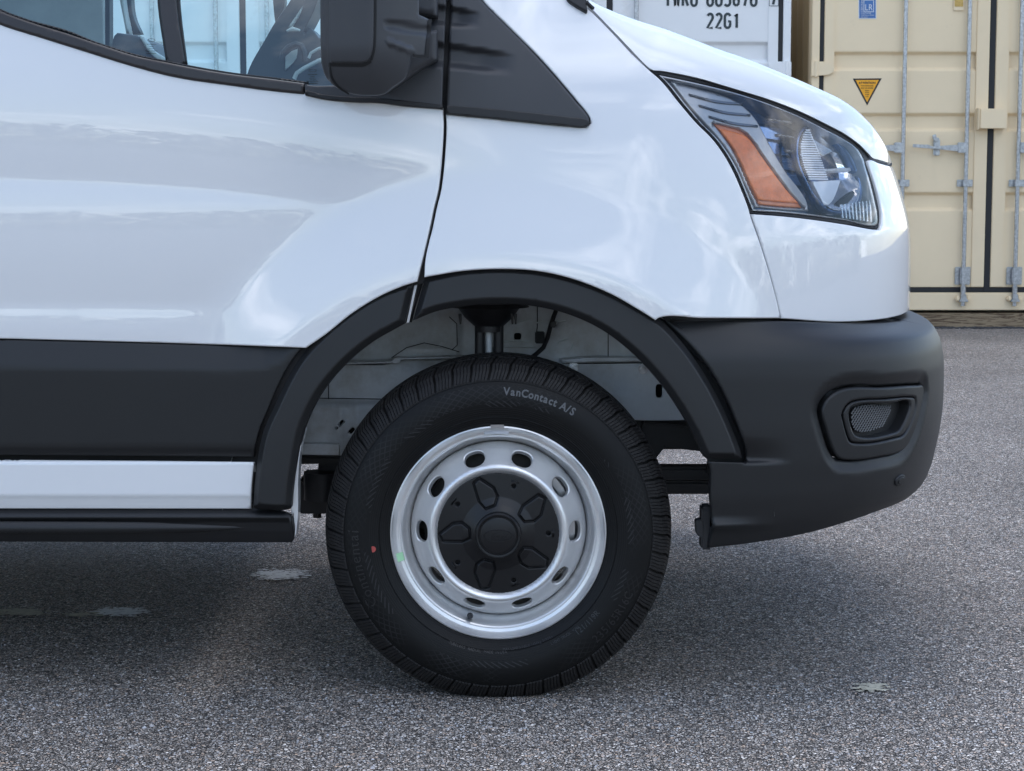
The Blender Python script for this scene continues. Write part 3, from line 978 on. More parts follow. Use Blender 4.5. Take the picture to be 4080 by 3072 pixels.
# ------------------------------------------------------------------ bumper
def bump_side(u, v):
    zk = [(2200, -0.006), (2150, -0.018), (2080, -0.034), (1980, -0.044), (1850, -0.049), (1700, -0.051), (1500, -0.050), (1430, -0.047), (1400, -0.043), (1330, -0.030), (1290, -0.020), (1272, -0.013), (1240, -0.008)]
    zs = np.array([zpx(p) for p, _ in zk]); ys = np.array([q for _, q in zk])
    return np.interp(v, zs, ys)
_z = np.linspace(0.2, 1.0, 801)
_y = bump_side(0, _z); _k = np.arange(-24, 25); _g = np.exp(-0.5*(_k/7.0)**2); _g /= _g.sum()
_ys = np.convolve(np.pad(_y, 24, mode='edge'), _g, 'valid')
# tapered ledges at the arch end
LX = P(2971, 1824, -0.05)[0]; LX2 = P(3205, 1858, -0.05)[0]; LZ = zpx(1842)
def bump_side2(u, v):
    y = np.interp(v, _z, _ys)
    t = np.clip((LX2-u)/(LX2-LX+0.07), 0, 1)
    zl = LZ-0.004+t*0.012
    led = smooth01((v-(zl-0.003))/0.010)*smooth01(t*1.2)
    fade_up = smooth01((zl+0.055-v)/0.05)
    y = y+led*fade_up*0.020
    t2 = np.clip((P(3181, 2078, -0.05)[0]-u)/(0.20), 0, 1)
    zl2 = zpx(2092)-0.0
    y = y-np.exp(-((v-zl2)/0.010)**2)*0.014*smooth01(t2)
    return y
BUMP = Nose(0.40, [(3712, 1286), (3749, 1358), (3761, 1431), (3761, 1530), (3756, 1620), (3743, 1695), (3716, 1827), (3690, 1895)], bump_side2, k1=0.66, k2=0.26,
            ext=[(zpx(2200)-0.1, 0.36), (P(3640, 1240, .45)[2], 0.44)])
# fog lamp pocket pressed into the bumper
fog_out = [(3346, 1552), (3520, 1541), (3660, 1533), (3684, 1536), (3686, 1560), (3678, 1610), (3650, 1715), (3610, 1790), (3570, 1812), (3525, 1821), (3373, 1837), (3340, 1828), (3320, 1800), (3287, 1702), (3273, 1642), (3277, 1618), (3300, 1582)]
fog_uv = spline(inv_surf(fog_out, BUMP), 0.012, corner=80)
if area(fog_uv) < 0: fog_uv = fog_uv[::-1]
def BUMPF(u, v):
    p = BUMP(u, v)
    q = np.stack([u, v], 1)
    near = (u > fog_uv[:, 0].min()-0.08) & (u < fog_uv[:, 0].max()+0.08) & (v > fog_uv[:, 1].min()-0.08) & (v < fog_uv[:, 1].max()+0.08)
    dep = np.zeros(len(u))
    if near.any():
        qq = q[near]
        d, _ = seg_dist(qq, [fog_uv])
        ins = inside(qq, fog_uv)
        d = np.where(ins, 0, d)
        dep[near] = 0.011*smooth01(1-d/0.030)
    p = p.copy(); p[:, 1] += dep; p[:, 0] -= dep*0.5
    return p
ub = BUMP.umax
bz_t = P(3650, 1245, 0.45)[2]; bz_b = P(3393, 2078, 0.15)[2]
bump_px = [(2640, 1273), (2699, 1325), (2798, 1431), (2877, 1557), (2930, 1675), (2958, 1755), (2967, 1800), (2970, 1834), (2816, 1834), (2828, 1865), (2829, 1979), (2836, 2111), (2818, 2187), (2970, 2171), (3194, 2134), (3393, 2078), (3500, 2040)]
bump_top = [(3560, 1266), (3326, 1280), (3114, 1275), (2900, 1273)]
q1 = inv_surf(bump_px, BUMP); q2 = inv_surf(bump_top, BUMP)
bq = np.concatenate([q1, np.array([(ub-0.35, q1[-1, 1]+0.004), (ub, q1[-1, 1]+0.01), (ub, q2[0, 1]+0.02), (ub-0.45, q2[0, 1]+0.02)]), q2])
b_out = spline(bq, 0.010, corner=38)
me = panel_mesh('bumper', b_out, BUMPF, h=0.009, edge=0.006, thick=0.03, holes=[fog_uv], mirror=BODY.YC, origin=tuple(off(VAN)))
BUMPER = link('bumper', me, M['trim'], VAN)
fog_in = [(3406, 1597), (3520, 1588), (3636, 1581), (3650, 1586), (3652, 1610), (3643, 1656), (3617, 1715), (3600, 1736), (3570, 1746), (3406, 1766), (3388, 1760), (3379, 1742), (3360, 1672), (3357, 1650), (3367, 1627), (3385, 1606)]
mesh_px = [(3404, 1624), (3552, 1614), (3550, 1630), (3515, 1700), (3500, 1708), (3414, 1718), (3396, 1700), (3390, 1656), (3392, 1636)]
def shrink(pxl, k):
    c = np.mean(pxl, 0); return [tuple(c+(np.array(p)-c)*k) for p in pxl]
FOG = panel('fog_lamp_bezel', shrink(fog_out, 0.985), inset(BUMP, 0.006), M['trim'], BUMPER, h=0.009, oh=0.008, corner=80, edge=0.006, thick=0.035,
      holes_px=[fog_in], prof='round')
pocket_px = [(3404, 1618), (3560, 1606), (3625, 1600), (3630, 1612), (3612, 1670), (3585, 1715), (3560, 1726), (3418, 1738), (3404, 1728), (3388, 1680), (3384, 1645), (3392, 1625)]
panel('fog_lamp_insert', shrink(fog_in, 0.975), inset(BUMP, 0.008), M['trim'], BUMPER, h=0.009, oh=0.007, corner=80, edge=0.005, thick=0.022, holes_px=[pocket_px])
def pock(u, v):
    p = inset(BUMP, 0.034)(u, v)
    return p
panel('fog_lamp_pocket', shrink(pocket_px, 1.03), pock, M['trim'], BUMPER, h=0.009, oh=0.009, corner=80, edge=0, thick=0)
panel('grille_backing', shrink(mesh_px, 1.02), inset(BUMP, 0.031), M['gap'], BUMPER, h=0.02, oh=0.009, corner=60, edge=0, thick=0)
mo = spline(inv_surf(mesh_px, inset(BUMP, 0.024)), 0.010, corner=60)
# woven grille: two families of little bars
gm = MB()
sfg = inset(BUMP, 0.024)
mn, mxx = mo.min(0), mo.max(0)
step_ = 0.0096
k0 = int((mn[0]-mxx[1])/step_)-2; k1_ = int((mxx[0]+mxx[1])/step_)+3
def clipline(c, sgn):
    res = []
    ts = np.arange(mn[1]-0.002, mxx[1]+0.002, 0.0015)
    us = c+sgn*ts
    ins = inside(np.stack([us, ts], 1), mo)
    run = []
    for a, b, s_ in zip(us, ts, ins):
        if s_: run.append((a, b))
        elif run: res.append(run); run = []
    if run: res.append(run)
    return res
for sgn in (1, -1):
    lo = mn[0]-max(mn[1]*sgn, mxx[1]*sgn)-0.01; hi = mxx[0]-min(mn[1]*sgn, mxx[1]*sgn)+0.01
    for c in np.arange(lo, hi, step_):
        for run in clipline(c, sgn):
            if len(run) < 3: continue
            rr_ = np.array([run[0], run[-1]])
            pp = sfg(rr_[:, 0], rr_[:, 1])
            gm.tube([pp[0], pp[1]], 0.0015, seg=4, cap=False)
g_ = gm.build('fog_grille', M['grille'], BUMPER, smooth=0)
g_['kind'] = 'stuff'
# parking sensor
sp = inv_surf([(3584, 1913)], BUMP)
def ell(c, ax, az, n=20, rot=0):
    return [(c[0]+ax*math.cos(t)*math.cos(rot)-az*math.sin(t)*math.sin(rot), c[1]+ax*math.cos(t)*math.sin(rot)+az*math.sin(t)*math.cos(rot)) for t in [2*math.pi*k/n for k in range(n)]]
SEN = link('parking_sensor', panel_mesh('parking_sensor', ell(sp[0], 0.024, 0.0125), inset(BUMP, -0.0040), h=0.004, edge=0.003, thick=0.005, origin=tuple(off(BUMPER))), M['trim_dark'], BUMPER)
link('sensor_face', panel_mesh('sensor_face', ell(sp[0], 0.015, 0.008), inset(BUMP, -0.0060), h=0.004, edge=0.002, thick=0.003, origin=tuple(off(BUMPER))), M['trim'], BUMPER)
# black filler line between paint and bumper
panel('bumper_seal', [(2640, 1262), (3114, 1266), (3326, 1272), (3560, 1262), (3560, 1285), (3326, 1292), (3114, 1288), (2660, 1286)], inset(BODY, 0.050), M['rubber_seal'], h=0.02, oh=0.012, edge=0, thick=0.01)
panel('arch_gap_backing', [(2620, 1262), (2700, 1300), (2810, 1420), (2890, 1550), (2945, 1680), (2975, 1760), (2985, 1850), (2820, 1850), (2822, 1815), (2930, 1815), (2900, 1720), (2850, 1600), (2770, 1450), (2680, 1330)], flat(0.012), M['rubber_seal'], h=0.02, oh=0.012, edge=0, thick=0.02)  # dark backing strip added so nothing bright shows between trim and bumper
# bracket ends inside the bumper
mb = MB()
a = P(2790, 2010, 0.03); b = P(2832, 2180, 0.03)
mb.box(a[0], b[0], 0.0, 0.05, b[2], a[2]); mb.build('bumper_bracket', M['chassis'], BUMPER, bev=0.004)
mb = MB(); mb.prism([tuple(P(x, y, 0.0)[[0, 2]]) for x, y in [(2770, 2075), (2800, 2070), (2806, 2120), (2800, 2150), (2775, 2130)]], 0.0, 0.03)
mb.build('bracket_clip', M['chassis'], BUMPER, bev=0.002)

# ------------------------------------------------------------------ beltline, windows, mirror
def beltS(d):
    def f(u, v):
        p = BODY(u, v).copy(); p[:, 1] -= d; return p
    return f
belt_up = [(-420, -200), (0, 40), (108, 81), (270, 132), (378, 169), (540, 221), (667, 247), (743, 263), (918, 293), (1100, 315), (1213, 330)]
belt_lo = [(1211, 375), (1100, 364), (918, 340), (702, 308), (540, 267), (324, 200), (162, 149), (0, 97), (-420, -100)]
panel('belt_moulding', belt_up+belt_lo, beltS(0.006), M['belt'], h=0.009, oh=0.01, edge=0.006, thick=0.02)
panel('belt_seal', [(-420, -206), (0, 34), (108, 75), (270, 121), (378, 164), (540, 215), (667, 241), (743, 257), (918, 287), (1100, 309), (1230, 327), (1230, 334), (1100, 318), (918, 296), (743, 266), (667, 250), (540, 224), (378, 173), (270, 130), (108, 84), (0, 44), (-420, -196)],
      beltS(-0.002), M['rubber_seal'], h=0.01, oh=0.01, edge=0.001, thick=0.01)
def glassS(u, v):
    return np.stack([u, 0.018+np.maximum(0, v-1.25)*0.20, v], 1)
panel('window_divider', [(637, -90), (702, -90), (702, -2), (738, 262), (667, 247), (635, -2)], lambda u, v: glassS(u, v)-np.array([[0, 0.012, 0]]), M['belt'], h=0.01, oh=0.012, edge=0.003, thick=0.02)
panel('divider_seal', [(627, -90), (716, -90), (716, -2), (746, 262), (660, 246), (626, -2)], lambda u, v: glassS(u, v)-np.array([[0, 0.004, 0]]), M['rubber_seal'], h=0.01, oh=0.012, edge=0.002, thick=0.01)
QW = panel('quarter_window', [(-420, -160), (0, 50), (108, 91), (270, 137), (378, 180), (540, 231), (667, 257), (640, 0), (632, -110), (-420, -110)], glassS, M['window'], h=0.03, oh=0.02, edge=0, thick=0)
DW = panel('door_window', [(738, 272), (918, 303), (1100, 325), (1230, 340), (1400, 360), (1500, 300), (1500, -110), (700, -110), (700, 0)], glassS, M['window'], h=0.03, oh=0.02, edge=0, thick=0)
# windshield-side sail behind the mirror and the triangle on the wing
def sailS(u, v):
    return BODY(u, v)-np.array([[0, 0.008, 0]])
sail = [(1212, 331), (1232, 338), (1300, 340), (1400, 330), (1500, 250), (1560, 120), (1580, -70), (1779, -70), (1778, 0), (1772, 150), (1766, 300), (1762, 430), (1600, 417), (1506, 405), (1430, 403), (1350, 399), (1291, 392), (1215, 377)]
def ridge(c0, c1, w, amp):
    """rounded groove (amp>0) between two world points in (u, v)"""
    def f(u, v):
        t = np.clip(((u-c0[0])*(c1[0]-c0[0])+(v-c0[1])*(c1[1]-c0[1]))/((c1[0]-c0[0])**2+(c1[1]-c0[1])**2), 0, 1)
        d = np.sqrt((u-c0[0]-t*(c1[0]-c0[0]))**2+(v-c0[1]-t*(c1[1]-c0[1]))**2)
        return amp*smooth01(1.25-d/w)
    return f
def uvp(px, py): return P(px, py, 0.0)[[0, 2]]
def gouge(c0, c1, w0, w1, amp):
    def f(u, v):
        L_ = ((c1[0]-c0[0])**2+(c1[1]-c0[1])**2)
        t = ((u-c0[0])*(c1[0]-c0[0])+(v-c0[1])*(c1[1]-c0[1]))/L_
        w_ = w0+(w1-w0)*np.clip(t, 0, 1)
        sd_ = ((v-c0[1])*(c1[0]-c0[0])-(u-c0[0])*(c1[1]-c0[1]))/math.sqrt(L_)
        q = sd_/w_
        prof_ = np.where(q > 0, smooth01((1-q)/0.50), smooth01((1+q)/0.70))
        return amp*prof_*smooth01((1.0-t)/0.30)
    return f
gro = [gouge(uvp(1500, 190), uvp(2065, 262), 0.031, 0.024, 0.020), gouge(uvp(1560, 40), uvp(1925, 84), 0.030, 0.018, 0.018)]
def sailG(u, v):
    p = sailS(u, v).copy()
    for g in gro: p[:, 1] += g(u, v)
    # lower flange strip
    zl = np.interp(u, [uvp(1209, 340)[0], uvp(1780, 424)[0], uvp(2320, 470)[0]], [uvp(1209, 352)[1], uvp(1780, 424)[1], uvp(2320, 478)[1]])
    return p
panel('mirror_base', sail, sailG, M['mtrim'], h=0.006, oh=0.007, edge=0.004, thick=0.03)
tri = [(1796, -70), (1795, 0), (1789, 150), (1783, 300), (1779, 449), (1949, 465), (2266, 497), (2330, 501), (2348, 494), (2347, 470), (2297, 405), (2139, 222), (2013, 95), (1920, 0), (1870, -70)]
def triG(u, v):
    p = sailG(u, v)
    return p
panel('fender_trim', tri, triG, M['mtrim'], h=0.006, oh=0.007, edge=0.006, thick=0.02)

panel('trim_lip', [(1216, 358), (1291, 376), (1506, 390), (1764, 417), (1764, 434), (1600, 421), (1506, 409), (1430, 407), (1350, 402), (1291, 395), (1216, 379)], inset(sailS, -0.004), M['trim_dark'], h=0.006, oh=0.007, edge=0.002, thick=0.02)
panel('trim_lip', [(1781, 419), (1949, 432), (2266, 466), (2338, 476), (2350, 484), (2350, 494), (2332, 504), (2266, 500), (1949, 468), (1780, 452)], inset(sailS, -0.005), M['trim_dark'], h=0.006, oh=0.007, edge=0.002, thick=0.02)
# mirror: case, front cap panel, arm
MIR = bpy.data.objects.new('door_mirror', None); COL.objects.link(MIR); MIR.parent = VAN
def mirS(u, v):
    a = P(1460, 150, -0.22)
    X0, X1 = P(1272, 100, -0.22)[0], P(1720, 100, -0.2)[0]
    t = (u-X0)/(X1-X0)
    y = -0.235-0.035*np.sin(np.clip(t, -0.1, 1.1)*math.pi*0.62+0.25)+np.clip(t-0.45, 0, 1)**1.6*0.20
    zb = P(1460, 389, -0.22)[2]
    y = y+0.05*np.clip((zb+0.10-v)/0.10, 0, 1.2)**2
    return np.stack([u, y, v], 1)
case_px = [(1275, -80), (1272, 0), (1273, 190), (1279, 266), (1297, 316), (1342, 358), (1405, 383), (1468, 389), (1532, 383), (1575, 352), (1620, 318), (1634, 285), (1646, 231), (1703, 231), (1712, 150), (1718, 76), (1677, 57), (1676, 0), (1676, -80)]
mgro = [ridge(P(1560, 108, -0.2)[[0, 2]], P(1760, 130, -0.2)[[0, 2]], 0.010, 0.008), ridge(P(1560, 176, -0.2)[[0, 2]], P(1640, 205, -0.2)[[0, 2]], 0.007, -0.006)]
def mirG(u, v):
    p = mirS(u, v).copy()
    for g in mgro: p[:, 1] += g(u, v)
    # step between rear rim and case
    xr = P(1312, 150, -0.24)[0]
    zc = P(1400, 256, -0.24)[2]; xc = P(1494, 150, -0.24)[0]
    p[:, 1] += 0.006*smooth01((xr-u)/0.004)
    return p
case_hole = [(1316, -60), (1309, 100), (1312, 257), (1400, 257), (1455, 255), (1478, 240), (1488, 200), (1492, 100), (1492, -60)]
panel('mirror_case', case_px, mirG, M['mtrim'], MIR, h=0.0065, oh=0.006, edge=0.007, thick=0.06, corner=40)
panel('mirror_cap', [(1309, -60), (1308, 100), (1311, 252), (1400, 252), (1455, 250), (1474, 238), (1485, 200), (1490, 100), (1490, -60)], lambda u, v: mirG(u, v)-np.array([[0, 0.008, 0]]),
      M['mtrim'], MIR, h=0.0065, oh=0.006, edge=0.005, thick=0.006)
def capline(pts, w, name):
    pxs = pts+[(a, b+w) for a, b in reversed(pts)]
    panel(name, pxs, lambda u, v: mirG(u, v)-np.array([[0, 0.0012, 0]]), M['gap'], MIR, h=0.01, oh=0.006, edge=0, thick=0)
capline([(1308, 253), (1400, 254), (1455, 252), (1480, 238)], 12, 'cap_joint')
panel('cap_joint', [(1484, 240), (1495, 200), (1500, 100), (1500, -60), (1490, -60), (1490, 100), (1486, 200), (1474, 240)], lambda u, v: mirG(u, v)-np.array([[0, 0.0012, 0]]), M['gap'], MIR, h=0.01, oh=0.006, edge=0, thick=0)
panel('cap_joint', [(1309, 250), (1318, 310), (1345, 350), (1390, 378), (1392, 372), (1352, 344), (1326, 306), (1316, 250)], lambda u, v: mirG(u, v)-np.array([[0, 0.0012, 0]]), M['gap'], MIR, h=0.01, oh=0.006, edge=0, thick=0)
panel('housing_joint', [(1706, 78), (1720, 76), (1708, 233), (1646, 228), (1646, 216), (1694, 221)], lambda u, v: mirG(u, v)-np.array([[0, 0.0015, 0]]), M['gap'], MIR, h=0.01, oh=0.006, edge=0, thick=0)
# arm between case and base, shaped as a shallow block behind the case
armp = [(1600, 120), (1740, 118), (1742, 235), (1640, 300), (1600, 330), (1540, 370), (1500, 330), (1560, 150)]
panel('mirror_arm', armp, flat(-0.075), M['mtrim'], MIR, h=0.012, oh=0.008, edge=0.012, thick=0.07)
panel('mirror_arm', [(1640, -70), (1742, -70), (1740, 62), (1700, 58), (1640, 40)], flat(-0.075), M['mtrim'], MIR, h=0.012, oh=0.008, edge=0.012, thick=0.07)

# washer/cowl end piece at the base of the windscreen
panel('cowl_end', [(2250, -40), (2260, -4), (2295, 22), (2336, 46), (2341, 40), (2336, -5), (2330, -40)], lambda u, v: BODY(u, v)-np.array([[0, 0.012, 0]]), M['rubber_seal'], h=0.006, oh=0.006, edge=0.004, thick=0.03)
mb = MB(); mb.tube([P(2336, 8, 0.03), P(2352, 24, 0.035), P(2363, 34, 0.04)], 0.004, seg=8); mb.build('washer_nozzle', M['rubber_seal'], VAN)
# small etched marks low on the side glass
def etched(cx, cy, parent, s=1.0):
    g = MB()
    def at(px, py):
        z = P(px, py, 0.02)[2]
        return P(px, py, 0.018+max(0, z-1.25)*0.20-0.0015)
    g.tube([at(cx+15*s*math.cos(t), cy+6*s*math.sin(t)) for t in np.linspace(0, 2*math.pi, 20)], 0.0004, seg=4, cap=False)
    for k, wd in enumerate((22, 10, 14, 28, 24)):
        z = cy+(16+9*k)*s
        g.tube([at(cx-wd*s*.85, z), at(cx+wd*s*.85, z)], 0.0005, seg=4)
    g.build('glass_mark', M['sign_black'], parent, smooth=0)
etched(603, 160, QW); etched(1245, 280, DW)

# ------------------------------------------------------------------ headlight
LAMP = bpy.data.objects.new('headlight', None); COL.objects.link(LAMP); LAMP.parent = VAN
lamp_px = [(2619, 295), (2771, 327), (2934, 368), (3042, 403), (3178, 458), (3287, 512), (3368, 555), (3422, 596), (3444, 636), (3455, 677), (3471, 732), (3487, 797), (3498, 851), (3501, 893), (3490, 901), (3368, 881), (3205, 859), (3097, 848), (2998, 843),
           (2962, 753), (2924, 667), (2892, 612), (2849, 553), (2784, 488), (2719, 412), (2645, 320)]
panel('lens', lamp_px, inset(BODY, 0.003), M['lens'], LAMP, h=0.012, oh=0.010, edge=0.004, thick=0.0)
rim_px = [(2590, 277), (2717, 299), (2880, 342), (3042, 391), (3178, 442), (3287, 494), (3368, 537), (3422, 576), (3458, 614), (3466, 640), (3462, 677), (3478, 732), (3494, 797), (3505, 851), (3509, 903), (3495, 912), (3368, 893), (3205, 871), (3097, 860), (2991, 853),
          (2953, 753), (2915, 667), (2883, 612), (2840, 553), (2775, 488), (2710, 412), (2634, 320)]
panel('lamp_seal', rim_px, inset(BODY, 0.006), M['rubber_seal'], LAMP, h=0.02, oh=0.010, edge=0.002, thick=0.02, holes_px=[shrink(lamp_px, 0.995)])
back = inset(BODY, 0.055)
panel('lamp_housing', rim_px, back, M['lamp_blue'], LAMP, h=0.015, oh=0.012, edge=0, thick=0)
panel('lamp_wall', shrink(lamp_px, 0.985), inset(BODY, 0.005), M['lamp_grey'], LAMP, h=0.02, oh=0.012, edge=0, thick=0.05, holes_px=[shrink(lamp_px, 0.962)])
# stepped inner trims of the turn-signal side
surround = [(2665, 318), (2760, 345), (2900, 385), (2960, 420), (3010, 470), (3060, 560), (3130, 680), (3215, 800), (3225, 842), (3110, 838), (3010, 826), (2970, 740), (2930, 650), (2880, 575), (2830, 515), (2760, 440)]
am_px = [(2849, 497), (2923, 515), (2955, 524), (2985, 545), (3042, 623), (3097, 699), (3151, 770), (3200, 822), (3097, 815), (3023, 808), (2988, 737), (2950, 650), (2912, 580)]
panel('lamp_surround', surround, inset(BODY, 0.022), M['lamp_grey'], LAMP, h=0.012, oh=0.010, edge=0.004, thick=0.02, holes_px=[shrink(am_px, 1.05)])
panel('turn_signal_edge', shrink(am_px, 1.045), inset(BODY, 0.030), M['amber_rim'], LAMP, h=0.012, oh=0.009, edge=0.003, thick=0.012)
panel('turn_signal', shrink(am_px, 0.93), inset(BODY, 0.025), M['amber'], LAMP, h=0.009, oh=0.009, edge=0.004, thick=0.01)
# ribs on the upper shelf
for k in range(3):
    y0 = 372+k*44
    panel('lamp_rib', [(2745+k*40, y0), (2850+k*36, y0+26), (2960+k*30, y0+38), (2962+k*30, y0+47), (2850+k*36, y0+36), (2749+k*40, y0+9)], inset(BODY, 0.018), M['lamp_slat'], LAMP, h=0.02, oh=0.012, edge=0.001, thick=0.004)
for k in range(5):
    y0 = 470+k*62; x0 = 3060+k*36
    panel('lamp_rib', [(x0, y0), (x0+100, y0+14), (x0+104, y0+24), (x0+5, y0+10)], inset(BODY, 0.030), M['lamp_grey'], LAMP, h=0.02, oh=0.012, edge=0.001, thick=0.008)
# reflector bowl: ring, bowl, ribbed crescent and facets
bowl_px = [(3225, 512), (3265, 520), (3330, 560), (3385, 620), (3420, 690), (3430, 760), (3410, 812), (3360, 838), (3305, 828), (3255, 780), (3215, 710), (3190, 640), (3186, 580), (3198, 535)]
c_uv = inv_surf(bowl_px, inset(BODY, 0.022))
ctr = c_uv.mean(0)
def bowlS(u, v):
    p = inset(BODY, 0.022)(u, v)
    q = np.stack([u, v], 1)
    r = np.sqrt(((u-ctr[0])/0.12)**2+((v-ctr[1])/0.085)**2)
    p = p.copy(); p[:, 1] += 0.075*np.clip(1-r*r, 0, 1)
    return p
panel('lamp_bezel_ring', shrink(bowl_px, 1.10), inset(BODY, 0.020), M['lamp_blue'], LAMP, h=0.015, oh=0.010, edge=0.005, thick=0.012, holes_px=[shrink(bowl_px, 1.0)])
panel('reflector_bowl', bowl_px, bowlS, M['chrome'], LAMP, h=0.010, oh=0.010, edge=0, thick=0)
for k in range(22):
    f = k/21
    y0 = 515+f*195
    xl = np.interp(y0, [510, 570, 620, 660, 712], [3213, 3190, 3193, 3203, 3225])
    xr_ = np.interp(y0, [510, 600, 712], [3225, 3262, 3300])
    panel('reflector_rib', [(xl, y0), (xr_, y0+1), (xr_+1, y0+6.5), (xl+1, y0+5.5)], inset(BODY, 0.019), M['rib'], LAMP, h=0.02, oh=0.02, edge=0.0, thick=0.006)
panel('reflector_facet', [(3235, 722), (3352, 716), (3304, 816), (3284, 818)], inset(BODY, 0.022), M['rib'], LAMP, h=0.02, oh=0.012, edge=0.002, thick=0.01)
panel('reflector_facet', [(3280, 672), (3390, 667), (3392, 680), (3290, 684)], inset(BODY, 0.020), M['sign_white'], LAMP, h=0.02, oh=0.012, edge=0.002, thick=0.01)
panel('reflector_facet', [(3222, 520), (3245, 524), (3330, 600), (3270, 625)], inset(BODY, 0.030), M['chrome'], LAMP, h=0.02, oh=0.012, edge=0.002, thick=0.01)
panel('lamp_foot', [(3330, 812), (3400, 760), (3440, 800), (3480, 886), (3370, 872)], inset(BODY, 0.028), M['gap'], LAMP, h=0.02, oh=0.012, edge=0.002, thick=0.02)
for k in range(9):
    x0 = 3352+k*14
    panel('lens_flute', [(x0, 815-k*2), (x0+5, 813-k*2), (x0+10, 868+k*2), (x0+5, 868+k*2)], inset(BODY, 0.008), M['chrome'], LAMP, h=0.02, oh=0.02, edge=0, thick=0.004)

# ------------------------------------------------------------------ wheel
WHEEL = bpy.data.objects.new('wheel', None); COL.objects.link(WHEEL); WHEEL.parent = VAN
WHEEL.location = Vector((WX, 0, WZ))-VAN.location
tyre_prof = [(0.214, 0.012), (0.222, -0.004), (0.228, -0.011), (0.240, -0.018), (0.2415, -0.0175), (0.243, -0.0195), (0.262, -0.0265), (0.282, -0.028), (0.300, -0.0235), (0.3115, -0.017), (0.3125, -0.0145), (0.3150, -0.0135), (0.3165, -0.012),
             (0.328, -0.0012), (0.3385, 0.0095), (0.3462, 0.023), (0.3495, 0.045), (0.3500, 0.10), (0.3495, 0.155), (0.340, 0.185), (0.315, 0.212), (0.28, 0.226), (0.24, 0.215), (0.214, 0.19)]
rsc = lambda r: r if r < 0.30 else 0.30+(r-0.30)*1.005
tyre_prof = [(rsc(r), y) for r, y in tyre_prof]
TY = link('tyre', lathe_mesh('tyre', tyre_prof, 160), M['tyre'], WHEEL)
NB = 54
def block(sections, slabs, gapw, skew, amp=0.0):
    """tread block: sections = list of (r_bottom, r_top, y) profile points; cut into slabs by sipes"""
    vs, fs = [], []
    pitch = 2*math.pi/NB
    usable = pitch-gapw
    for s in range(slabs):
        a0 = usable*(s+0.09)/slabs-usable/2; a1 = usable*(s+0.91)/slabs-usable/2
        base = len(vs)
        for k, (rb, rt, y) in enumerate(sections):
            zig = amp*(1 if k % 2 else -1)
            for a in (a0, a1):
                aa = a+skew*(y-sections[0][2])+zig
                for r in (rsc(rb), rsc(rt)):
                    vs.append((r*math.sin(aa), y, r*math.cos(aa)))
        n = len(sections)
        for k in range(n-1):
            b = base+k*4
            fs += [(b+1, b+3, b+7, b+5), (b, b+1, b+5, b+4), (b+2, b+6, b+7, b+3)]
        fs += [(base, base+2, base+3, base+1), (base+(n-1)*4+1, base+(n-1)*4+3, base+(n-1)*4+2, base+(n-1)*4)]
    bm = bmesh.new()
    bv = [bm.verts.new(v) for v in vs]
    for f in fs: bm.faces.new([bv[i] for i in f])
    bmesh.ops.recalc_face_normals(bm, faces=bm.faces)
    me = bpy.data.meshes.new('tread_block'); bm.to_mesh(me); bm.free()
    me.materials.append(M['tread'])
    return me
shoulder = block([(0.314, 0.3175, -0.0145), (0.325, 0.3335, -0.0035), (0.334, 0.3455, 0.008), (0.338, 0.3525, 0.022), (0.340, 0.3555, 0.040)], 5, 0.0125, 0.9, 0.0030)
shoulderb = block([(0.340, 0.3555, 0.158), (0.336, 0.352, 0.178), (0.325, 0.340, 0.195), (0.314, 0.320, 0.208)], 4, 0.022, 0.9, 0.001)
mid1 = block([(0.342, 0.3562, 0.046), (0.342, 0.3568, 0.058), (0.342, 0.3570, 0.070)], 4, 0.016, -1.6, 0.002)
mid2 = block([(0.342, 0.3570, 0.078), (0.342, 0.3570, 0.098), (0.342, 0.3570, 0.118)], 4, 0.014, 1.6, 0.002)
mid3 = block([(0.342, 0.3570, 0.126), (0.342, 0.3568, 0.139), (0.342, 0.3560, 0.152)], 4, 0.016, -1.6, 0.002)
for me_, ph in ((shoulder, 0.0), (shoulderb, 0.3), (mid1, 0.45), (mid2, 0.2), (mid3, 0.6)):
    for k in range(NB):
        o = bpy.data.objects.new('tread_block', me_)
        COL.objects.link(o); o.parent = WHEEL
        o.rotation_euler = (0, 2*math.pi*(k+ph)/NB, 0)
# rim barrel and lip
rim_prof = [(0.2205, 0.010), (0.2215, 0.002), (0.2200, -0.0035), (0.2175, -0.0045), (0.2150, -0.001), (0.2130, 0.006), (0.2080, 0.012), (0.2020, 0.014), (0.1990, 0.012), (0.1965, 0.014), (0.1945, 0.022), (0.1935, 0.030),
            (0.1925, 0.040), (0.1880, 0.052), (0.1830, 0.060), (0.1800, 0.075), (0.1800, 0.19), (0.206, 0.20)]
RIM = link('rim', lathe_mesh('rim', rim_prof, 160), M['steel_rim'], WHEEL)
def discS(u, v):
    r = np.sqrt(u*u+v*v)
    y = np.interp(r, [0.118, 0.124, 0.129, 0.134, 0.139, 0.145, 0.152, 0.158, 0.164, 0.170, 0.174, 0.1775, 0.180, 0.1825], [0.004, -0.002, -0.0085, -0.0115, -0.0105, -0.003, 0.011, 0.021, 0.030, 0.037, 0.042, 0.050, 0.058, 0.066])
    return np.stack([u, y, v], 1)
